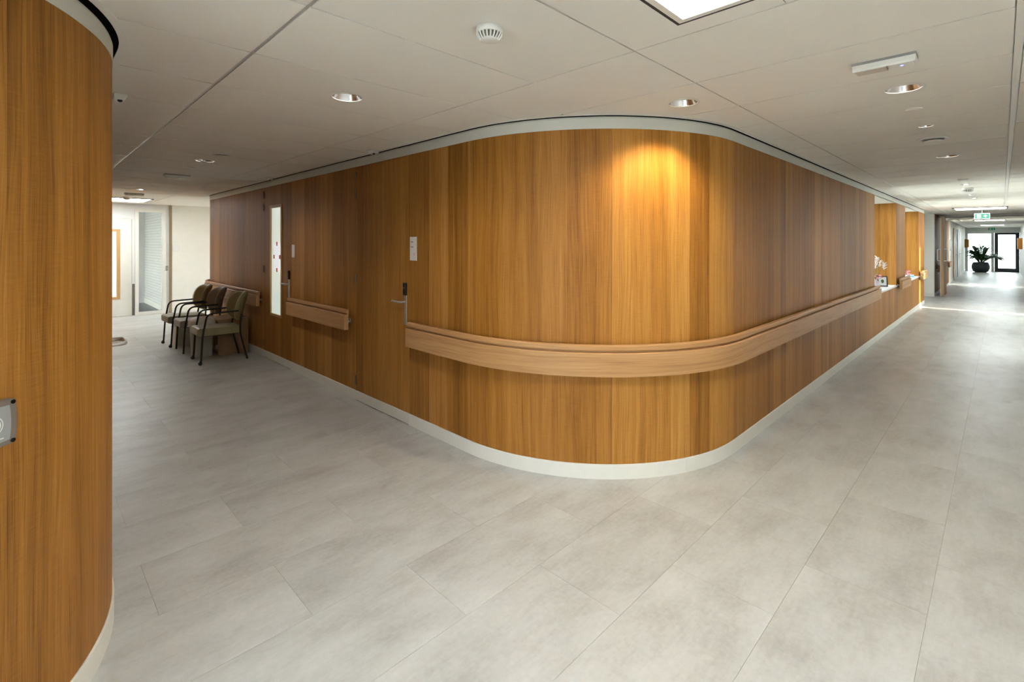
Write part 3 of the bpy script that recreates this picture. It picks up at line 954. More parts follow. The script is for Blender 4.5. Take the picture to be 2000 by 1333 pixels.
CX0, CX1, CYm, CY1 = 0.72, 1.896, -0.05, 1.136
P = 0.602
MJ = (0.009, 0.003)
# left corridor
far = MB()
k = 0
rows = []
y = CY1
while y < YEND-0.02:
    rows.append((y, min(y+P, YEND-0.02))); y += P
for i, (a, b) in enumerate(rows):
    m_ = None if b < 9.0 else far
    ceil_tile(XL, CX0, a, b, (0.050, 0.008), mb_=m_) if a > YL+RL else ceil_tile(-0.456, CX0, a, b, (0.003, 0.008), mb_=m_)
    ceil_tile(CX0, CX1, a, b, (0.008, 0.003), mb_=m_)
    if b < YF:
        if i >= 2: ceil_tile(CX1, X0, a, b, (0.004, 0.032), mb_=m_) if a > Y0+R else ceil_tile(CX1, X0+0.4, a, b, (0.005, 0.005), mb_=m_)
yy = [r[0] for r in rows if r[1] >= YF][0]
while yy < YEND-0.02:
    st = 0.02 if yy < YF+RF+0.03 else 0.6
    ye = min(yy+st, YEND-0.02)
    q = (RF+0.03)**2-max(yy-YF, 0)**2
    far.box(CX1+0.004, (X0+RF-sqrt(q)) if q > 0 else 5.99, yy, ye, H, H+0.010)
    yy = ye
# corner boards
ceil_tile(CX1, CX1+P, CY1, CY1+2*P, (0.005, 0.005), (0.005, 0.005))
# right corridor
x = CX1
i = 0
while x < XEND-0.02:
    b = min(x+P, XEND-0.01)
    m_ = None if b < 11.0 else far
    ceil_tile(x, b, CYm, CY1, (0.005, 0.005), (0.017, 0.003), mb_=m_)
    if i >= 1: ceil_tile(x, b, CY1, CY1+0.9, (0.005, 0.005), (0.005, 0.005), mb_=m_)
    ceil_tile(x, b, YR+0.002, CYm, (0.005, 0.005), (0.002, 0.017), mb_=m_)
    x += P; i += 1
far.box(XQ1+0.0, 18.6, Y0-0.03, 2.148, H, H+0.010)
# crossing with the light opening
LX0, LX1, LY0, LY1 = 0.83, 1.79, 0.02, 0.885
m = MB()
m.box(CX0+0.008, CX1-0.003, LY1, CY1-0.003, H, H+0.010); m.box(CX0+0.008, LX0, CY1-P+0.002, LY1, H, H+0.010); m.box(LX1, CX1-0.003, CY1-P+0.002, LY1, H, H+0.010)
m.build('ceiling_board', TILE, ceil)
m = MB()
m.box(CX0+0.008, LX0, CYm+0.017, CY1-P-0.002, H, H+0.010); m.box(LX1, CX1-0.003, CYm+0.017, CY1-P-0.002, H, H+0.010); m.box(LX0, LX1, CYm+0.017, LY0, H, H+0.010)
m.build('ceiling_board', TILE, ceil)
ceil_tile(CX0, CX1, YR+0.002, CYm, (0.008, 0.003), (0.002, 0.017))
for q in range(3):
    xa = CX0-1.176*(q+1)
    xa = max(xa, -2.58)
    xb = CX0-1.176*q
    for (a, b) in ((YR+0.002, CYm), (CYm, CY1-P), (CY1-P, CY1)):
        ceil_tile(xa, xb, a, b, (0.003, 0.008 if q == 0 else 0.003), (0.002, 0.017) if b == CYm else ((0.017, 0.002) if a == CYm else (0.005, 0.005)))
    if q > 0: ceil_tile(xa, xb, CY1, CY1+P, (0.003, 0.003))
# T-profiles behind the joints
def tbar(x0, x1, y0, y1):
    box('ceiling_profile', GRID, x0, x1, y0, y1, H+0.0102, H+0.014, ceil)
for i, (a, b) in enumerate(rows):
    yy = a+0.015
    xl = XL+0.034 if yy > YL+RL else (XL-RL+sqrt(max((RL+0.036)**2-(yy-YL-RL)**2, 0)) if yy > YL-0.03 else -2.6)
    xr = X0-0.014 if yy > Y0+R else (X0+R-sqrt(max((R+0.018)**2-(yy-Y0-R)**2, 0)) if yy > 1.5 else CX1)
    tbar(xl, xr, a-0.015, a+0.015)
tbar(CX0-0.02, CX0+0.02, YR, YEND); tbar(CX1-0.02, CX1+0.02, YR, YEND); tbar(X0-0.06, X0-0.014, Y0+R, YF)
tbar(CX0, XEND, CYm-0.03, CYm+0.03); tbar(-2.6, CX0, CYm-0.03, CYm+0.03); tbar(-2.6, XEND, CY1-0.015, CY1+0.015)
tbar(-2.6, CX1, CY1-P-0.015, CY1-P+0.015); tbar(XL+0.034, XL+0.08, YL+RL, YEND)
x = CX1
while x < 12:
    tbar(x-0.015, x+0.015, YR, min(ylim(x+0.015)+0.012, Y0+0.9)); x += P
for q in (1, 2): tbar(CX0-1.176*q-0.02, CX0-1.176*q+0.02, YR, YL)
o = far.build('far_ceiling_boards', TILE, ceil); o['kind'] = 'stuff'
box('ceiling_runner', plain('runner_steel', srgb(206, 204, 198), 0.35, metal=0.4), CX0-0.0065, CX0+0.0065, -0.6, YEND-0.03, H+0.0035, H+0.0104, ceil)
box('ceiling_runner', GRID, CX1+0.0, XEND-0.02, CYm-0.013, CYm+0.013, H-0.0015, H+0.0104, ceil)

# ------------------------------------------------------------------ ceiling light panels
def light_panel(x0, x1, y0, y1, label, drop=0.0):
    t = thing('light_panel', label, 'ceiling light', ((x0+x1)/2, (y0+y1)/2, H-drop))
    hx, hy = (x1-x0)/2, (y1-y0)/2
    def ring(nm, mat, o, i, z0, z1):
        m = MB()
        m.box(-hx+o, hx-o, hy-i, hy-o, z0, z1); m.box(-hx+o, hx-o, -hy+o, -hy+i, z0, z1)
        m.box(-hx+o, -hx+i, -hy+i, hy-i, z0, z1); m.box(hx-i, hx-o, -hy+i, hy-i, z0, z1)
        return m.build(nm, mat, t)
    ring('shadow_frame', plain('panel_gap_%d' % len(MATS), srgb(44, 46, 50), 0.6), 0.0, 0.014, -0.0005, 0.0095)
    ring('frame', WPLAST, 0.0145, 0.040, -0.0025, 0.0095)
    box('diffuser', LED, -hx+0.0402, hx-0.0402, -hy+0.0402, hy-0.0402, 0.0, 0.009, t)
    return t
light_panel(LX0, LX1, LY0, LY1, 'square light panel over the corridor crossing, cut by the top edge')
light_panel(0.80, 1.78, 11.45, 12.45, 'square light panel at the end of the left corridor', 0.0105)
light_panel(15.85, 16.80, -0.10, 0.85, 'bright light panel on the ceiling just before the fire door', 0.0105)
light_panel(24.6, 25.5, -0.10, 0.75, 'bright light panel on the ceiling beyond the fire door', 0.0105)
light_panel(31.5, 32.4, -0.10, 0.75, 'farthest light panel on the ceiling near the end window', 0.0105)

# ------------------------------------------------------------------ small ceiling fittings
def downlight(x, y, label, r=0.085, lit=False, ovals=False, watt=0.0):
    t = thing('downlight', label, 'downlight', (x, y, H))
    MB().lathe([(r*0.97, 0.0), (r*1.10, 0.0), (r*1.12, -0.002), (r*1.02, -0.005), (r*0.95, -0.003), (r*0.95, 0.004)], 36).build('trim_ring', WPLAST, t)
    if any(abs(h[0]-x) < 1e-3 and abs(h[1]-y) < 1e-3 for h in HOLES):
        dp = r*0.85
        MB().lathe([(r*0.95, 0.0), (r*0.86, dp*0.40), (r*0.70, dp*0.75), (r*0.45, dp)], 48).build('reflector', CHROME, t)
        MB().lathe([(r*0.50, dp), (r*0.50, dp-0.002), (r*0.30, dp-0.006), (0.0, dp-0.008)], 24).build('lamp', WARMLED if lit else LAMPOFF, t)
    else:
        MB().lathe([(r*0.93, -0.004), (r*0.86, -0.0030), (r*0.66, -0.0012), (r*0.40, -0.0004)], 36).build('reflector', CHROME, t)
        MB().lathe([(r*0.40, -0.0004), (r*0.40, -0.0025), (r*0.30, -0.004), (0.0, -0.0045)], 24).build('lamp', LAMPOFF, t)
    if watt:
        l = bpy.data.lights.new('downlight_lamp', 'SPOT'); l.energy = watt; l.color = (1.0, 0.95, 0.86)
        l.spot_size = radians(150); l.spot_blend = 1.0; l.shadow_soft_size = 0.05
        lo = bpy.data.objects.new('downlight_lamp', l); COL.objects.link(lo); lo.parent = t; lo.location = (0, 0, -0.008)
    if ovals:
        for s in (-1, 1):
            MB().lathe([(0.030, -0.0005), (0.030, -0.0055), (0, -0.006)], 16, (0, s*0.040, 0)).build('aperture', BPLAST, t)
    return t
d = downlight(2.80, 1.351, 'downlight throwing a warm pool on the rounded wood corner', lit=True)
sp = bpy.data.lights.new('warm_spot', 'SPOT'); sp.energy = SPOT_W; sp.color = (1.0, 0.82, 0.48)
sp.spot_size = radians(128); sp.spot_blend = 0.55; sp.shadow_soft_size = 0.035
so = bpy.data.objects.new('warm_spot', sp); COL.objects.link(so); so.parent = d; so.location = (0, 0, -0.006)
downlight(1.323, 2.665, 'downlight in the left corridor ceiling, left of the smoke detector', watt=DOWN_W)
downlight(3.387, 0.378, 'large downlight behind the boxed unit with the blue light', watt=DOWN_W)
downlight(6.315, 0.374, 'downlight beyond the round vent in the right corridor ceiling', watt=DOWN_W)
downlight(9.55, 0.365, 'farthest downlight of the right corridor, level with the first niche', r=0.06, watt=DOWN_W)
downlight(1.317, 5.745, 'twin-aperture downlight in the left corridor ceiling', ovals=True, watt=DOWN_W)
downlight(4.578, 0.386, 'small chrome downlight between the sprinkler cover and the round vent', r=0.042)
downlight(1.32, 9.55, 'faint small downlight far down the left corridor', r=0.06, watt=DOWN_W)
downlight(12.6, 0.37, 'tiny downlight in the bright right corridor ceiling by the niches', r=0.06)

def smoke(x, y, label, s=1.0):
    t = thing('smoke_detector', label, 'smoke detector', (x, y, H))
    MB().lathe([(0, 0), (0.050*s, 0), (0.052*s, -0.004), (0.052*s, -0.020*s), (0.049*s, -0.024*s), (0.0, -0.024*s)], 32).build('base', WPLAST, t)
    MB().lathe([(0.046*s, -0.024*s), (0.034*s, -0.044*s), (0.0, -0.044*s)], 24).build('chamber', DSTEEL, t)
    for k in range(20):
        a = 2*pi*k/20
        MB().tube([(0.0495*s*cos(a), 0.0495*s*sin(a), -0.023*s), (0.046*s*cos(a), 0.046*s*sin(a), -0.034*s), (0.034*s*cos(a), 0.034*s*sin(a), -0.047*s)], 0.0036*s, 5).build('fin', WPLAST, t)
    MB().lathe([(0.036*s, -0.044*s), (0.036*s, -0.048*s), (0.026*s, -0.052*s), (0, -0.053*s)], 24).build('cap', WPLAST, t)
    return t
smoke(1.291, 1.416, 'round white smoke detector on the ceiling at the crossing')
smoke(1.34, 11.2, 'smoke detector in front of the far left light panel', 1.1)
smoke(10.2, 0.37, 'smoke detector far along the right corridor ceiling', 1.3)

def emergency(x, y, rz, label, led=False, lx=0.235, ly=0.085):
    t = thing('ceiling_unit', label, 'ceiling unit', (x, y, H), rz)
    MB().box(-lx/2, lx/2, -ly/2, ly/2, -0.012, 0.0).build('back_plate', GPLAST, t, bevel=0.002)
    m = MB()
    a, b = lx/2, ly/2
    m.grid([[(-a, -b, -0.012), (a, -b, -0.012)], [(-a+0.004, -b+0.004, -0.040), (a-0.004, -b+0.004, -0.040)]], smooth=False, flip=True)
    m.box(-a, a, -b, b, -0.030, -0.0125)
    m.build('housing', WPLAST, t, bevel=0.004)
    m = MB(); m.prism([(-a+0.012, -b+0.008), (a*0.1, -b+0.008), (a*0.1, b-0.008), (-a+0.012, b-0.008)], -0.042, -0.0301); m.build('lens', BINLID, t, bevel=0.003)
    m = MB(); m.prism([(a*0.1+0.006, -b+0.008), (a-0.012, -b+0.008), (a-0.012, b-0.008), (a*0.1+0.006, b-0.008)], -0.040, -0.0301); m.build('cover', WPLAST, t, bevel=0.003)
    if led:
        MB().lathe([(0, 0), (0.0065, 0), (0.0065, -0.002), (0, -0.003)], 12, (a*0.55, 0, -0.0401)).build('indicator', BLUELED, t)
    return t
emergency(2.80, 0.383, radians(-90), 'white boxed ceiling unit with a glowing blue light', True)
emergency(1.352, 7.19, 0, 'nearer boxed unit on the left corridor ceiling', lx=0.26, ly=0.12)
emergency(1.34, 10.38, 0, 'farther boxed unit on the left corridor ceiling', lx=0.26, ly=0.12)
def disc(name, x, y, label, cat, prof, mat, extra=None):
    t = thing(name, label, cat, (x, y, H))
    MB().lathe(prof, 28).build('cover', mat, t)
    if extra: MB().lathe(extra[0], 28).build(extra[1], extra[2], t)
    return t
disc('sprinkler_cover', 3.95, 0.39, 'flat white sprinkler cover beside the large right downlight', 'sprinkler', [(0, 0), (0.042, 0), (0.042, -0.003), (0.038, -0.006), (0, -0.006)], WPLAST)
v = disc('ceiling_vent', 5.18, 0.393, 'round white vent with a dark slot in the right corridor ceiling', 'vent', [(0.072, 0), (0.105, 0), (0.105, -0.004), (0.085, -0.012), (0.074, -0.008), (0.072, 0)], WPLAST,
         ([(0.0, -0.028), (0.06, -0.026), (0.066, -0.020), (0.05, -0.012), (0, -0.012)], 'valve', WPLAST))
MB().lathe([(0.073, -0.0015), (0, -0.0015)], 28).build('slot', BPLAST, v)
v2 = disc('ceiling_vent', 1.33, 5.20, 'mushroom-shaped vent in the left corridor ceiling', 'vent', [(0.045, 0), (0.075, 0), (0.078, -0.003), (0.075, -0.012), (0.045, -0.012), (0.045, 0)], WPLAST,
          ([(0, -0.050), (0.030, -0.048), (0.055, -0.030), (0.060, -0.022), (0.02, -0.010), (0, -0.010)], 'valve', WPLAST))
disc('sprinkler_cover', 1.313, 6.37, 'flat sprinkler cover beyond the twin-aperture downlight', 'sprinkler', [(0, 0), (0.05, 0), (0.05, -0.004), (0.04, -0.008), (0, -0.008)], WPLAST)
disc('ceiling_sensor', 8.75, 0.36, 'flat disc sensor on the ceiling before the first niche', 'sensor', [(0, 0), (0.055, 0), (0.055, -0.012), (0.045, -0.020), (0, -0.020)], WPLAST)
disc('ceiling_sensor', 11.5, 0.36, 'small domed sensor on the bright ceiling by the niches', 'sensor', [(0, 0), (0.05, 0), (0.05, -0.010), (0.035, -0.030), (0, -0.034)], WPLAST)
def motion(x, y, nx, label):
    t = thing('motion_sensor', label, 'sensor', (x, y, H))
    m = MB()
    s = nx
    prof = [(0, 0), (0, -0.030), (s*0.045, -0.030), (s*0.060, -0.012), (s*0.060, 0)]
    if s < 0: prof = prof[::-1]
    for yy, rev in ((-0.055, False), (0.055, True)):
        pts = [(a, yy, b) for a, b in prof]
        m.face(pts if not rev else pts[::-1])
    n = len(prof)
    for i in range(n):
        a, b = prof[i], prof[(i+1) % n]
        m.face([(a[0], 0.055, a[1]), (b[0], 0.055, b[1]), (b[0], -0.055, b[1]), (a[0], -0.055, a[1])])
    m.build('housing', WPLAST, t, bevel=0.003)
    MB().lathe([(0.012, 0), (0.012, -0.006), (0.006, -0.011), (0, -0.012)], 14, (s*0.030, -0.02, -0.0302)).build('eye', BPLAST, t)
    return t
motion(2.275, 4.03, -1, 'white motion sensor on the ceiling above the door nearest the corner')
motion(2.275, 6.66, -1, 'small motion sensor on the ceiling above the frosted-pane door')
motion(XL+0.09, 3.55, 1, 'white motion sensor on the ceiling peeking past the left wood wall')

# ------------------------------------------------------------------ handrails
BOARD = [(0.040, 0.690), (0.085, 0.690), (0.085, 0.838), (0.082, 0.842), (0.040, 0.842)]
CAP = [(0.036, 0.8425), (0.054, 0.8425), (0.054, 0.852), (0.069, 0.855), (0.071, 0.858), (0.071, 0.884), (0.066, 0.890), (0.036, 0.890)]
def handrail(path, s0, s1, label, brs, dz=0.0):
    p, n = path.at((s0+s1)/2)
    t = thing('handrail', label, 'handrail', (p.x, p.y, 0))
    a = path.sweep(MB(), s0, s1, [(o, z+dz) for o, z in BOARD], True).build('rail_board', OAK); in_world(a, t)
    b = path.sweep(MB(), s0, s1, [(o, z+dz) for o, z in CAP], True).build('rail_cap', OAK); in_world(b, t)
    for s in brs:
        q, n = path.at(s)
        m = MB()
        z = 0.765+dz
        m.tube([(q.x, q.y, z), (q.x+n.x*0.040, q.y+n.y*0.040, z)], 0.012, 10)
        m.tube([(q.x, q.y, z), (q.x+n.x*0.006, q.y+n.y*0.006, z)], 0.030, 14)
        c = m.build('bracket', STEEL); in_world(c, t)
    return t
handrail(main, sB(3.50), sD(9.41), 'long curved oak handrail wrapping the rounded corner', [sB(3.40), SC+0.1, SC+1.1, SD, sD(5.0), sD(6.5), sD(8.0), sD(9.3)])
handrail(main, sB(6.10), sB(4.59), 'short oak handrail between the two wood doors', [sB(6.0), sB(5.3), sB(4.64)])
handrail(main, SA+0.35, sB(7.16), 'oak handrail running behind the chairs to the far rounded corner', [SB, sB(8.4), sB(7.22)])
handrail(main, sD(11.66), sD(12.93), 'short handrail on the pier between the two niches', [sD(11.72), sD(12.7)], -0.01)
handrail(main, sD(15.0), sD(16.10), 'short sunlit handrail on the last pier before the recess', [sD(15.12), sD(16.0)], -0.01)
fire = Path(); fire.arcside = 1; fire.flip = False; fire.side = 1
fire.line((18.9, Y0-0.018), (24.2, Y0-0.018))
fire.side = 1 if fire.at(1.0)[1].y < 0 else -1
handrail(fire, 0.25, 1.1, 'handrail stub on the wood wall behind the fire door leaf', [0.30, 1.0])
handrail(fire, 4.2, 5.25, 'handrail stub at the far end of the wood wall past the fire door', [4.4, 5.15])

# ------------------------------------------------------------------ wall plates
def sign(x, y, z, w, h, label, marks):
    t = thing('door_sign', label, 'sign', (x, y, z))
    box('plate', WPLAST, -0.006, 0.0, -w/2, w/2, -h/2, h/2, t, bevel=0.0012)
    if marks:
        for zz, l in ((0.055, 0.038), (0.012, 0.040)):
            box('text_line', INK, -0.0068, -0.0061, w/2-0.012-l, w/2-0.012, zz, zz+0.005, t)
        box('logo_mark', RED, -0.0068, -0.0061, -0.020, -0.012, -0.048, -0.040, t)
        box('logo_mark', RED, -0.0068, -0.0061, -0.028, -0.022, -0.056, -0.050, t)
    return t
sign(X0, 3.505, 1.502, 0.098, 0.20, 'cream door sign with small text lines and a red mark', True)
sign(X0, 6.085, 1.452, 0.085, 0.155, 'plain white sign plate right of the frosted-pane door', False)
t = thing('wall_switch', 'white switch plate on the cream wall past the glazed sidelight', 'switch', (2.44, YEND-0.01, 1.44))
box('plate', WPLAST, -0.055, 0.055, -0.012, 0.0, -0.075, 0.075, t, bevel=0.003)
box('rocker', WPLAST, -0.040, 0.040, -0.016, -0.012, -0.055, 0.055, t, bevel=0.002)
t = thing('door_button', 'small grey button beside the glazed sidelight frame', 'switch', (2.268, YEND, 0.99))
box('plate', GPLAST, -0.022, 0.022, -0.026, 0.0, -0.05, 0.05, t, bevel=0.003)
box('button', STEEL, -0.012, 0.012, -0.030, -0.026, -0.03, 0.03, t, bevel=0.002)
t = thing('picture_frame', 'small framed print on the cream wall far down the right corridor', 'picture', (25.9, Y0+0.049, 1.47))
box('frame', GPLAST, -0.16, 0.16, -0.02, 0.0, -0.22, 0.22, t); box('print', PAPER, -0.13, 0.13, -0.022, -0.0201, -0.19, 0.19, t)
def wallbox(loc, d, h, label, side):
    t = thing('wall_box', label, 'wall box', loc)
    s = side
    y0, y1 = (-d, 0) if s < 0 else (0, d)
    box('body', WOOD, -0.20, 0.20, y0, y1, -h/2, h/2, t, bevel=0.004)
    box('lid', OAK, -0.21, 0.21, y0-0.004, y1+0.004, h/2, h/2+0.015, t) if False else None
    fy = (y0-0.006, y0) if s < 0 else (y1, y1+0.006)
    box('front', OAK, -0.19, 0.19, fy[0], fy[1], -h/2+0.01, h/2-0.01, t)
    return t
wallbox((36.85, Y0+0.049, 1.53), 0.17, 0.46, 'wooden box on the wall left of the end window', -1)
wallbox((33.2, YR+0.001, 1.52), 0.16, 0.52, 'wooden box on the right wall beside the exit door', 1)

# ------------------------------------------------------------------ exit signs
def exit_sign(x, y, ztop, label, rod):
    t = thing('exit_sign', label, 'exit sign', (x, y, ztop))
    w, h = 0.26, 0.125
    box('mount', WPLAST, -0.03, 0.03, -0.09, 0.09, rod-0.020, rod, t, bevel=0.003) if rod > 0.02 else None
    if rod > 0.02:
        MB().tube([(0, 0, 0), (0, 0, rod-0.02)], 0.008, 8).build('rod', WPLAST, t)
    box('housing', WPLAST, -0.012, 0.012, -w/2-0.012, w/2+0.012, -h-0.020, 0.0, t, bevel=0.002)
    g = box('green_panel', EXITG, -0.0135, -0.0121, -w/2, w/2, -h-0.008, -0.012, t)
    # local y points to the left of the viewer: left half is +y
    def flat(nm, pts, mat, d):
        m = MB()
        z0 = -h/2-0.010
        P3 = [(-d, -px*0.80, z0+pz*0.74) for px, pz in pts]
        m.face(P3)
        return m.build(nm, mat, g)
    flat('doorway', [(-0.115, -0.055), (-0.025, -0.055), (-0.025, 0.055), (-0.115, 0.055)], WPLAST, 0.0137)
    GM = GREEN
    flat('runner_head', [(-0.066+0.010*cos(a), 0.036+0.010*sin(a)) for a in [2*pi*k/10 for k in range(10)]], GM, 0.0140)
    for pts in ([(-0.074, 0.024), (-0.060, 0.022), (-0.068, -0.012), (-0.084, -0.008)],
                [(-0.072, 0.022), (-0.098, 0.012), (-0.100, -0.004), (-0.094, -0.004), (-0.092, 0.008), (-0.072, 0.014)],
                [(-0.064, 0.020), (-0.048, 0.004), (-0.036, 0.008), (-0.036, 0.002), (-0.050, -0.004), (-0.066, 0.010)],
                [(-0.068, -0.010), (-0.052, -0.024), (-0.056, -0.048), (-0.064, -0.048), (-0.062, -0.028), (-0.078, -0.012)],
                [(-0.082, -0.008), (-0.090, -0.030), (-0.110, -0.032), (-0.110, -0.040), (-0.084, -0.038), (-0.072, -0.012)]):
        flat('runner_limb', pts, GM, 0.0140)
    flat('arrow', [(0.075, 0.045), (0.115, 0.005), (0.115, -0.014), (0.085, 0.012), (0.085, -0.046), (0.065, -0.046), (0.065, 0.012), (0.035, -0.014), (0.035, 0.005)][::-1], WPLAST, 0.0137)
    return t
exit_sign(16.95, 0.352, 2.295, 'nearer green exit sign hanging before the fire door', H-2.295)
exit_sign(36.2, 0.385, 2.365, 'farther green exit sign by the end window', H-2.365)

# ------------------------------------------------------------------ chairs
def super_outline(w, h, n=40, e=2.6):
    out = []
    for k in range(n):
        a = 2*pi*k/n
        c, s = cos(a), sin(a)
        out.append((w/2*abs(c)**(2/e)*(1 if c >= 0 else -1), h/2*abs(s)**(2/e)*(1 if s >= 0 else -1)))
    return out
def make_chair(loc, rz, label, mat, casters):
    """front looks along -x"""
    t = thing('armchair', label, 'chair', loc, rz, 'waiting chairs along the wood wall')
    # seat cushion: rounded box, front edge rolled
    m = MB()
    prof = [(-0.292, 0.362), (-0.298, 0.370), (-0.300, 0.436), (-0.294, 0.450), (-0.275, 0.459), (0.0, 0.450), (0.205, 0.444), (0.222, 0.434), (0.226, 0.370), (0.216, 0.358), (-0.275, 0.354)]
    hw = 0.205
    ys = [(-hw, 0.93), (-hw+0.005, 0.98), (-hw+0.014, 1.0), (hw-0.014, 1.0), (hw-0.005, 0.98), (hw, 0.93)]
    zc = 0.408; xc = -0.03
    rows = [[(xc+(px-xc)*(0.985+0.015*(f-0.9)/0.1), y, zc+(pz-zc)*f) for px, pz in prof+[prof[0]]] for y, f in ys]
    m.grid(rows, smooth=True)
    m.face(rows[0][:-1][::-1]); m.face(rows[-1][:-1])
    m.build('seat', mat, t, weld=True)
    # backrest: curved cushion
    def back_pt(u, v, d):
        """u across, v up, d thickness; leans back, sides come forward"""
        z = 0.70+v
        x = 0.268+v*0.26-2.3*u*u
        return (x+d, u*0.97, z-d*0.2)
    ol = super_outline(0.47, 0.38, 48, 3.4)
    ol = [(a*(1.0-0.10*max(0, -b)/0.19), b) for a, b in ol]
    m = MB()
    rings = []
    for sc, d in ((0.0, -0.030), (0.5, -0.030), (0.85, -0.028), (0.96, -0.020), (1.0, -0.006), (1.0, 0.008), (0.96, 0.020), (0.85, 0.024), (0.5, 0.024), (0.0, 0.024)):
        rings.append([back_pt(a*sc, b*sc, d) for a, b in ol+[ol[0]]])
    m.grid(rings, smooth=True, flip=True)
    bk = m.build('backrest', mat, t, weld=True)
    pts = [back_pt(a*1.002, b*1.002, -0.014) for a, b in ol+[ol[0]]]
    MB().tube(pts, 0.004, 6, caps=False).build('piping', PIPING, bk)
    for s in (-1, 1):
        y = s*0.226
        foot = 0.052 if casters else 0.006
        top = 0.645
        pth = roundpath([(-0.262, y, foot), (-0.245, y, 0.36), (-0.195, y, top), (0.165, y*1.0, top+0.008)], 0.075, 7)
        MB().tube(pth, 0.0115, 10).build('front_leg', BMETAL, t)
        rl = roundpath([(0.275, s*0.205, 0.006), (0.20, s*0.205, 0.30), (0.185, s*0.205, 0.44), (0.216, s*0.175, 0.60)], 0.10, 6)
        MB().tube(rl, 0.011, 10).build('rear_leg', BMETAL, t)
        MB().tube([(0.275, s*0.205, 0.0), (0.274, s*0.205, 0.012)], 0.0135, 10).build('foot_cap', BPLAST, t)
        if casters:
            c = MB(); c.tube([(-0.262, y, 0.075), (-0.264, y, 0.040)], 0.010, 8)
            c.box(-0.279, -0.255, y-0.016, y-0.012, 0.014, 0.050); c.box(-0.279, -0.255, y+0.012, y+0.016, 0.014, 0.050)
            cs = c.build('caster', BPLAST, t)
            MB().tube([(-0.272, y-0.012, 0.0215), (-0.272, y+0.012, 0.0215)], 0.0215, 14).build('wheel', BPLAST, cs)
        else:
            MB().tube([(-0.262, y, 0.0), (-0.2615, y, 0.014)], 0.0135, 10).build('foot_cap', BPLAST, t)
    m = MB(); m.tube([(-0.245, -0.225, 0.352), (-0.245, 0.225, 0.352)], 0.009, 8); m.tube([(0.19, -0.205, 0.352), (0.19, 0.205, 0.352)], 0.009, 8)
    m.tube([(-0.245, -0.15, 0.352), (0.19, -0.15, 0.352)], 0.009, 8); m.tube([(-0.245, 0.15, 0.352), (0.19, 0.15, 0.352)], 0.009, 8)
    m.build('seat_frame', BMETAL, t)
    return t
make_chair((1.872, 7.385, 0), radians(-2), 'olive vinyl armchair nearest the viewer, in front of the bin', KHAKI, True)
make_chair((1.858, 8.315, 0), radians(0), 'taupe vinyl armchair in the middle, with plain legs', TAUPE, False)
make_chair((1.815, 8.925, 0), radians(2), 'olive vinyl armchair farthest from the viewer, by the cream wall', KHAKI, True)

# ------------------------------------------------------------------ bin, cabinet, box by the chairs
t = thing('waste_bin', 'pale grey bin with a domed beige lid behind the nearest chair', 'bin', (1.752, 7.80, 0))
def rrect(w, d, r, n=6):
    out = []
    for cx, cy, a0 in ((w/2-r, d/2-r, 0), (-w/2+r, d/2-r, pi/2), (-w/2+r, -d/2+r, pi), (w/2-r, -d/2+r, 1.5*pi)):
        for k in range(n+1):
            a = a0+pi/2*k/n
            out.append((cx+r*cos(a), cy+r*sin(a)))
    return out
def loft(levels, n=6):
    m = MB(); rows = []
    for w, d, r, z in levels:
        p = rrect(w, d, r, n); rows.append([(x, y, z) for x, y in p+[p[0]]])
    m.grid(rows, smooth=True, flip=True)
    m.face([q for q in rows[0][:-1]][::-1]); m.face(rows[-1][:-1])
    return m
loft([(0.225, 0.215, 0.05, 0.0), (0.230, 0.22, 0.055, 0.01), (0.262, 0.25, 0.06, 0.40)]).build('bin_body', BINBODY, t)
loft([(0.288, 0.275, 0.065, 0.402), (0.296, 0.283, 0.07, 0.412), (0.296, 0.283, 0.07, 0.450), (0.285, 0.272, 0.07, 0.485), (0.25, 0.238, 0.07, 0.512), (0.17, 0.16, 0.06, 0.530), (0.06, 0.055, 0.025, 0.536)]).build('bin_lid', BINLID, t)
box('lid_catch', STEEL, -0.165, -0.140, -0.03, 0.03, 0.408, 0.424, t, bevel=0.003)
t = thing('side_cabinet', 'low open-fronted wooden cabinet against the wood wall behind the bin', 'cabinet', (2.10, 7.86, 0))
CW, CD, CH = 0.19, 0.235, 0.49
box('side_panel', CABW, -CW, CW, -CD, -CD+0.02, 0.0, CH-0.022, t)
box('side_panel', CABW, -CW, CW, CD-0.02, CD, 0.0, CH-0.022, t)
box('cabinet_top', CABW, -CW-0.006, CW, -CD-0.004, CD+0.004, CH-0.0215, CH, t, 'y', bevel=0.002)
box('back_panel', CABW, CW-0.012, CW, -CD+0.0205, CD-0.0205, 0.03, CH-0.0225, t)
box('shelf', CABW, -CW+0.01, CW-0.0125, -CD+0.0205, CD-0.0205, 0.045, 0.063, t, 'y')
box('shelf', CABW, -CW+0.01, CW-0.0125, -CD+0.0205, CD-0.0205, 0.25, 0.268, t, 'y')
t = thing('magazine_stack', 'small stack of pale magazines on the bottom shelf of the wooden cabinet', 'magazines', (2.04, 7.78, 0.0635))
for k in range(4):
    box('magazine', (PAPER, KHAKI, PAPER, BINLID)[k], -0.105+0.006*(k % 2), 0.105, -0.10, 0.10-0.01*k, k*0.0122, k*0.0122+0.012, t)
t = thing('storage_box', 'plain white box on the floor under the farthest chair', 'box', (1.80, 8.87, 0))
loft([(0.33, 0.30, 0.02, 0.0), (0.34, 0.31, 0.02, 0.27)]).build('body', WBOX, t)
loft([(0.352, 0.322, 0.022, 0.2705), (0.352, 0.322, 0.022, 0.292), (0.34, 0.31, 0.02, 0.297)]).build('lid', WBOX, t)

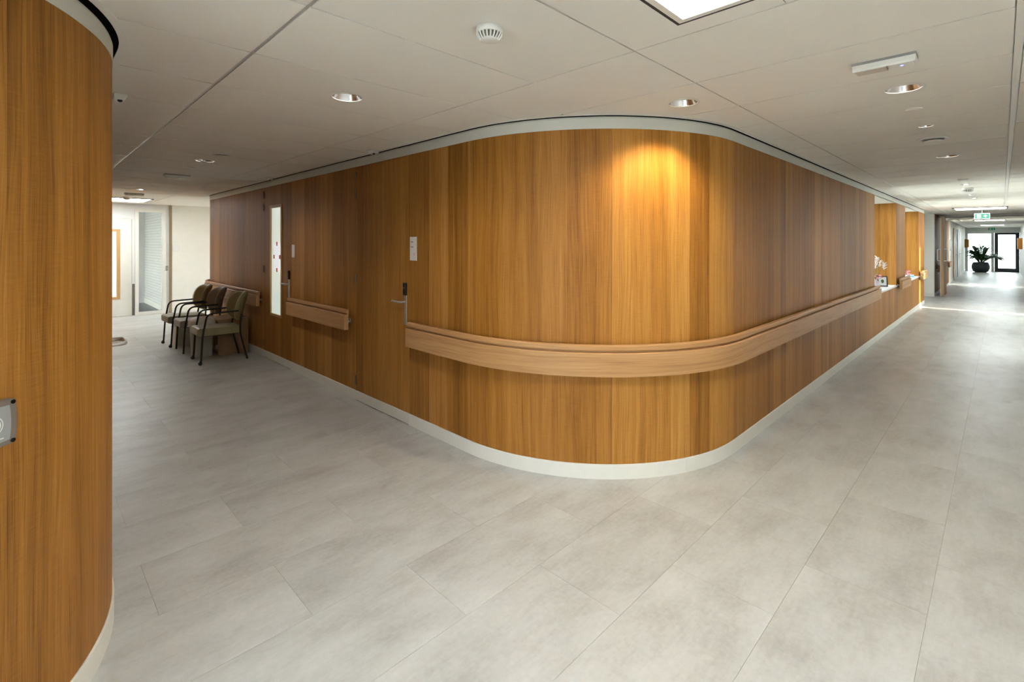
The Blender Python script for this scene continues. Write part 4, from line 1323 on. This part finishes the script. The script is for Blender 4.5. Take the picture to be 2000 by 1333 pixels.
# ------------------------------------------------------------------ things on the niche sills
def photo_frame(x, y, rz, label, w=0.15, h=0.19):
    t = thing('photo_frame', label, 'photo frame', (x, y, SILLZ), rz)
    e = thing('tmp', 'x', 'x'); bpy.data.objects.remove(e)
    tilt = radians(14)
    def lp(m): return m
    def bx(nm, mat, x0, x1, y0, y1, z0, z1, par=t):
        o = box(nm, mat, x0, x1, y0, y1, z0, z1, par)
        if par is t: o.rotation_euler = (tilt*-1, 0, 0); o.location = (0, 0, 0.004)
        return o
    f = MB(); b = 0.016
    f.box(-w/2, -w/2+b, -0.008, 0.008, 0, h); f.box(w/2-b, w/2, -0.008, 0.008, 0, h)
    f.box(-w/2+b, w/2-b, -0.008, 0.008, 0, b); f.box(-w/2+b, w/2-b, -0.008, 0.008, h-b, h)
    fr = f.build('frame', BPLAST, t); fr.rotation_euler = (-tilt, 0, 0); fr.location = (0, 0, 0.004)
    bx('photo', PAPER, -w/2+b, w/2-b, -0.003, 0.003, b, h-b)
    o = MB().lathe([(0, 0), (0.022, 0.0), (0, 0.001)], 12, sy=1.6).build('leaf_print', STEM, t); o.rotation_euler = (radians(90)-tilt, 0, 0)
    o.location = (0.0, -0.005+h*0.5*sin(tilt)+0.0, 0.004+h*0.5*cos(tilt))
    o.location.y = h*0.48*sin(tilt)-0.0045
    l = MB(); l.tube([(0, 0.035, h*0.6), (0, 0.095, 0.004)], 0.004, 6); l.build('strut', BPLAST, t)
    return t
photo_frame(11.0, 1.525, radians(-74), 'black photo frame with a leaf picture on the first niche sill, in front')
photo_frame(10.93, 1.66, radians(-66), 'black photo frame half hidden behind another on the first niche sill')
def bouquet(x, y, label, vh, plume, pink, seed, spread=0.12, top=0.40):
    rnd = random.Random(seed)
    t = thing('flower_vase', label, 'flowers', (x, y, SILLZ))
    MB().lathe([(0, 0), (0.035, 0), (0.05, 0.03), (0.048, vh*0.7), (0.028, vh*0.9), (0.032, vh), (0.024, vh), (0.02, vh*0.9), (0, vh*0.85)], 20).build('vase', CERAM, t)
    for k in range(plume):
        a = rnd.uniform(0, 2*pi); r = rnd.uniform(0.2, 1.0)*spread
        tip = (r*cos(a), r*sin(a), top+rnd.uniform(-0.06, 0.05))
        MB().tube([(0, 0, vh*0.88), (tip[0]*0.4, tip[1]*0.4, (vh+tip[2])/2), tip], 0.0025, 5).build('stem', STEM, t)
        pl = MB()
        for q in range(26):
            u = rnd.random(); aa = rnd.uniform(0, 2*pi)
            b0 = Vector(tip)+Vector((0, 0, -0.07+0.13*u))
            d = Vector((cos(aa), sin(aa), 0.7))*rnd.uniform(0.025, 0.055)
            pl.tube([tuple(b0), tuple(b0+d)], [0.006, 0.001], 4)
        pl.build('plume', FLUFF, t)
    for k in range(pink):
        a = rnd.uniform(0, 2*pi); r = rnd.uniform(0.3, 1.0)*spread*0.8
        c = (r*cos(a), r*sin(a), vh+rnd.uniform(0.01, 0.09))
        MB().tube([(0, 0, vh*0.88), c], 0.002, 5).build('stem', STEM, t)
        MB().lathe([(0.004, -0.012), (0.018, -0.006), (0.024, 0.004), (0.016, 0.012), (0.006, 0.008), (0.0, 0.012)], 10, c).build('blossom', PINK, t)
    return t
bouquet(10.78, 1.60, 'vase of white dried plumes and pink blossoms at the first niche', 0.14, 9, 9, 3, 0.13, 0.44)
bouquet(14.0, 1.49, 'little pot of pink blossoms on the second niche sill', 0.08, 0, 12, 5, 0.075)
t = thing('small_box', 'small pale blue box on the second niche sill', 'box', (14.55, 1.47, SILLZ))
box('body', BLUE, -0.05, 0.05, -0.03, 0.03, 0, 0.045, t, bevel=0.003); box('lid', SILL, -0.052, 0.052, -0.032, 0.032, 0.0455, 0.055, t, bevel=0.002)

# ------------------------------------------------------------------ palm in the charcoal pot
t = thing('potted_palm', 'leafy palm in a round charcoal pot before the end window', 'plant', (35.95, 0.80, 0))
MB().lathe([(0, 0), (0.22, 0), (0.30, 0.06), (0.355, 0.20), (0.36, 0.33), (0.325, 0.47), (0.285, 0.535), (0.262, 0.535), (0.285, 0.47), (0, 0.46)], 40).build('pot', POT, t)
MB().lathe([(0.288, 0.475), (0.15, 0.482), (0, 0.485)], 24).build('soil', SOIL, t)
rnd = random.Random(11)
NF = 34
for k in range(NF):
    a = 2*pi*k/NF+rnd.uniform(-0.2, 0.2)
    reach = rnd.uniform(0.50, 0.75) if k % 4 else rnd.uniform(0.12, 0.3)
    hgt = rnd.uniform(0.40, 0.85) if k % 4 else rnd.uniform(0.85, 1.05)
    droop = rnd.uniform(0.05, 0.35)*reach
    # keep clear of the left wall
    if sin(a)*reach > 0.36: reach = 0.36/abs(sin(a))
    if cos(a)*reach > 0.6: reach = 0.6/abs(cos(a))
    pts = []
    for q in range(11):
        u = q/10
        r = 0.05+reach*u
        z = 0.47+hgt*(1.6*u-0.6*u*u)*0.95-droop*u**3
        pts.append(Vector((r*cos(a), r*sin(a), z)))
    fr = MB(); fr.tube([tuple(p) for p in pts], [0.015-0.010*q/10 for q in range(11)], 6)
    fo = fr.build('frond_stem', STEM, t)
    lf = MB()
    for q in range(2, 11):
        for half in (0, 0.5):
            i = min(q+half, 10)
            i0 = int(i); fq = i-i0
            p = pts[i0].lerp(pts[min(i0+1, 10)], fq)
            tg = (pts[min(i0+1, 10)]-pts[max(i0-1, 0)]).normalized()
            side = tg.cross(Vector((0, 0, 1))).normalized()
            for s in (-1, 1):
                ln = rnd.uniform(0.26, 0.37)*(1.0-0.45*abs(i-5.5)/5.5)
                d = (side*s*0.75+tg*0.75+Vector((0, 0, 0.12))).normalized()
                mid = p+d*ln*0.5+Vector((0, 0, 0.01)); tip = p+d*ln+Vector((0, 0, -0.07))
                wv = d.cross(Vector((0, 0, 1))).normalized()*0.028
                th = Vector((0, 0, 0.0015))
                lf.face([p, mid+wv, tip, mid-wv]); lf.face([p-th, mid-wv-th, tip-th, mid+wv-th])
    lf.build('frond_leaflets', LEAF, fo)
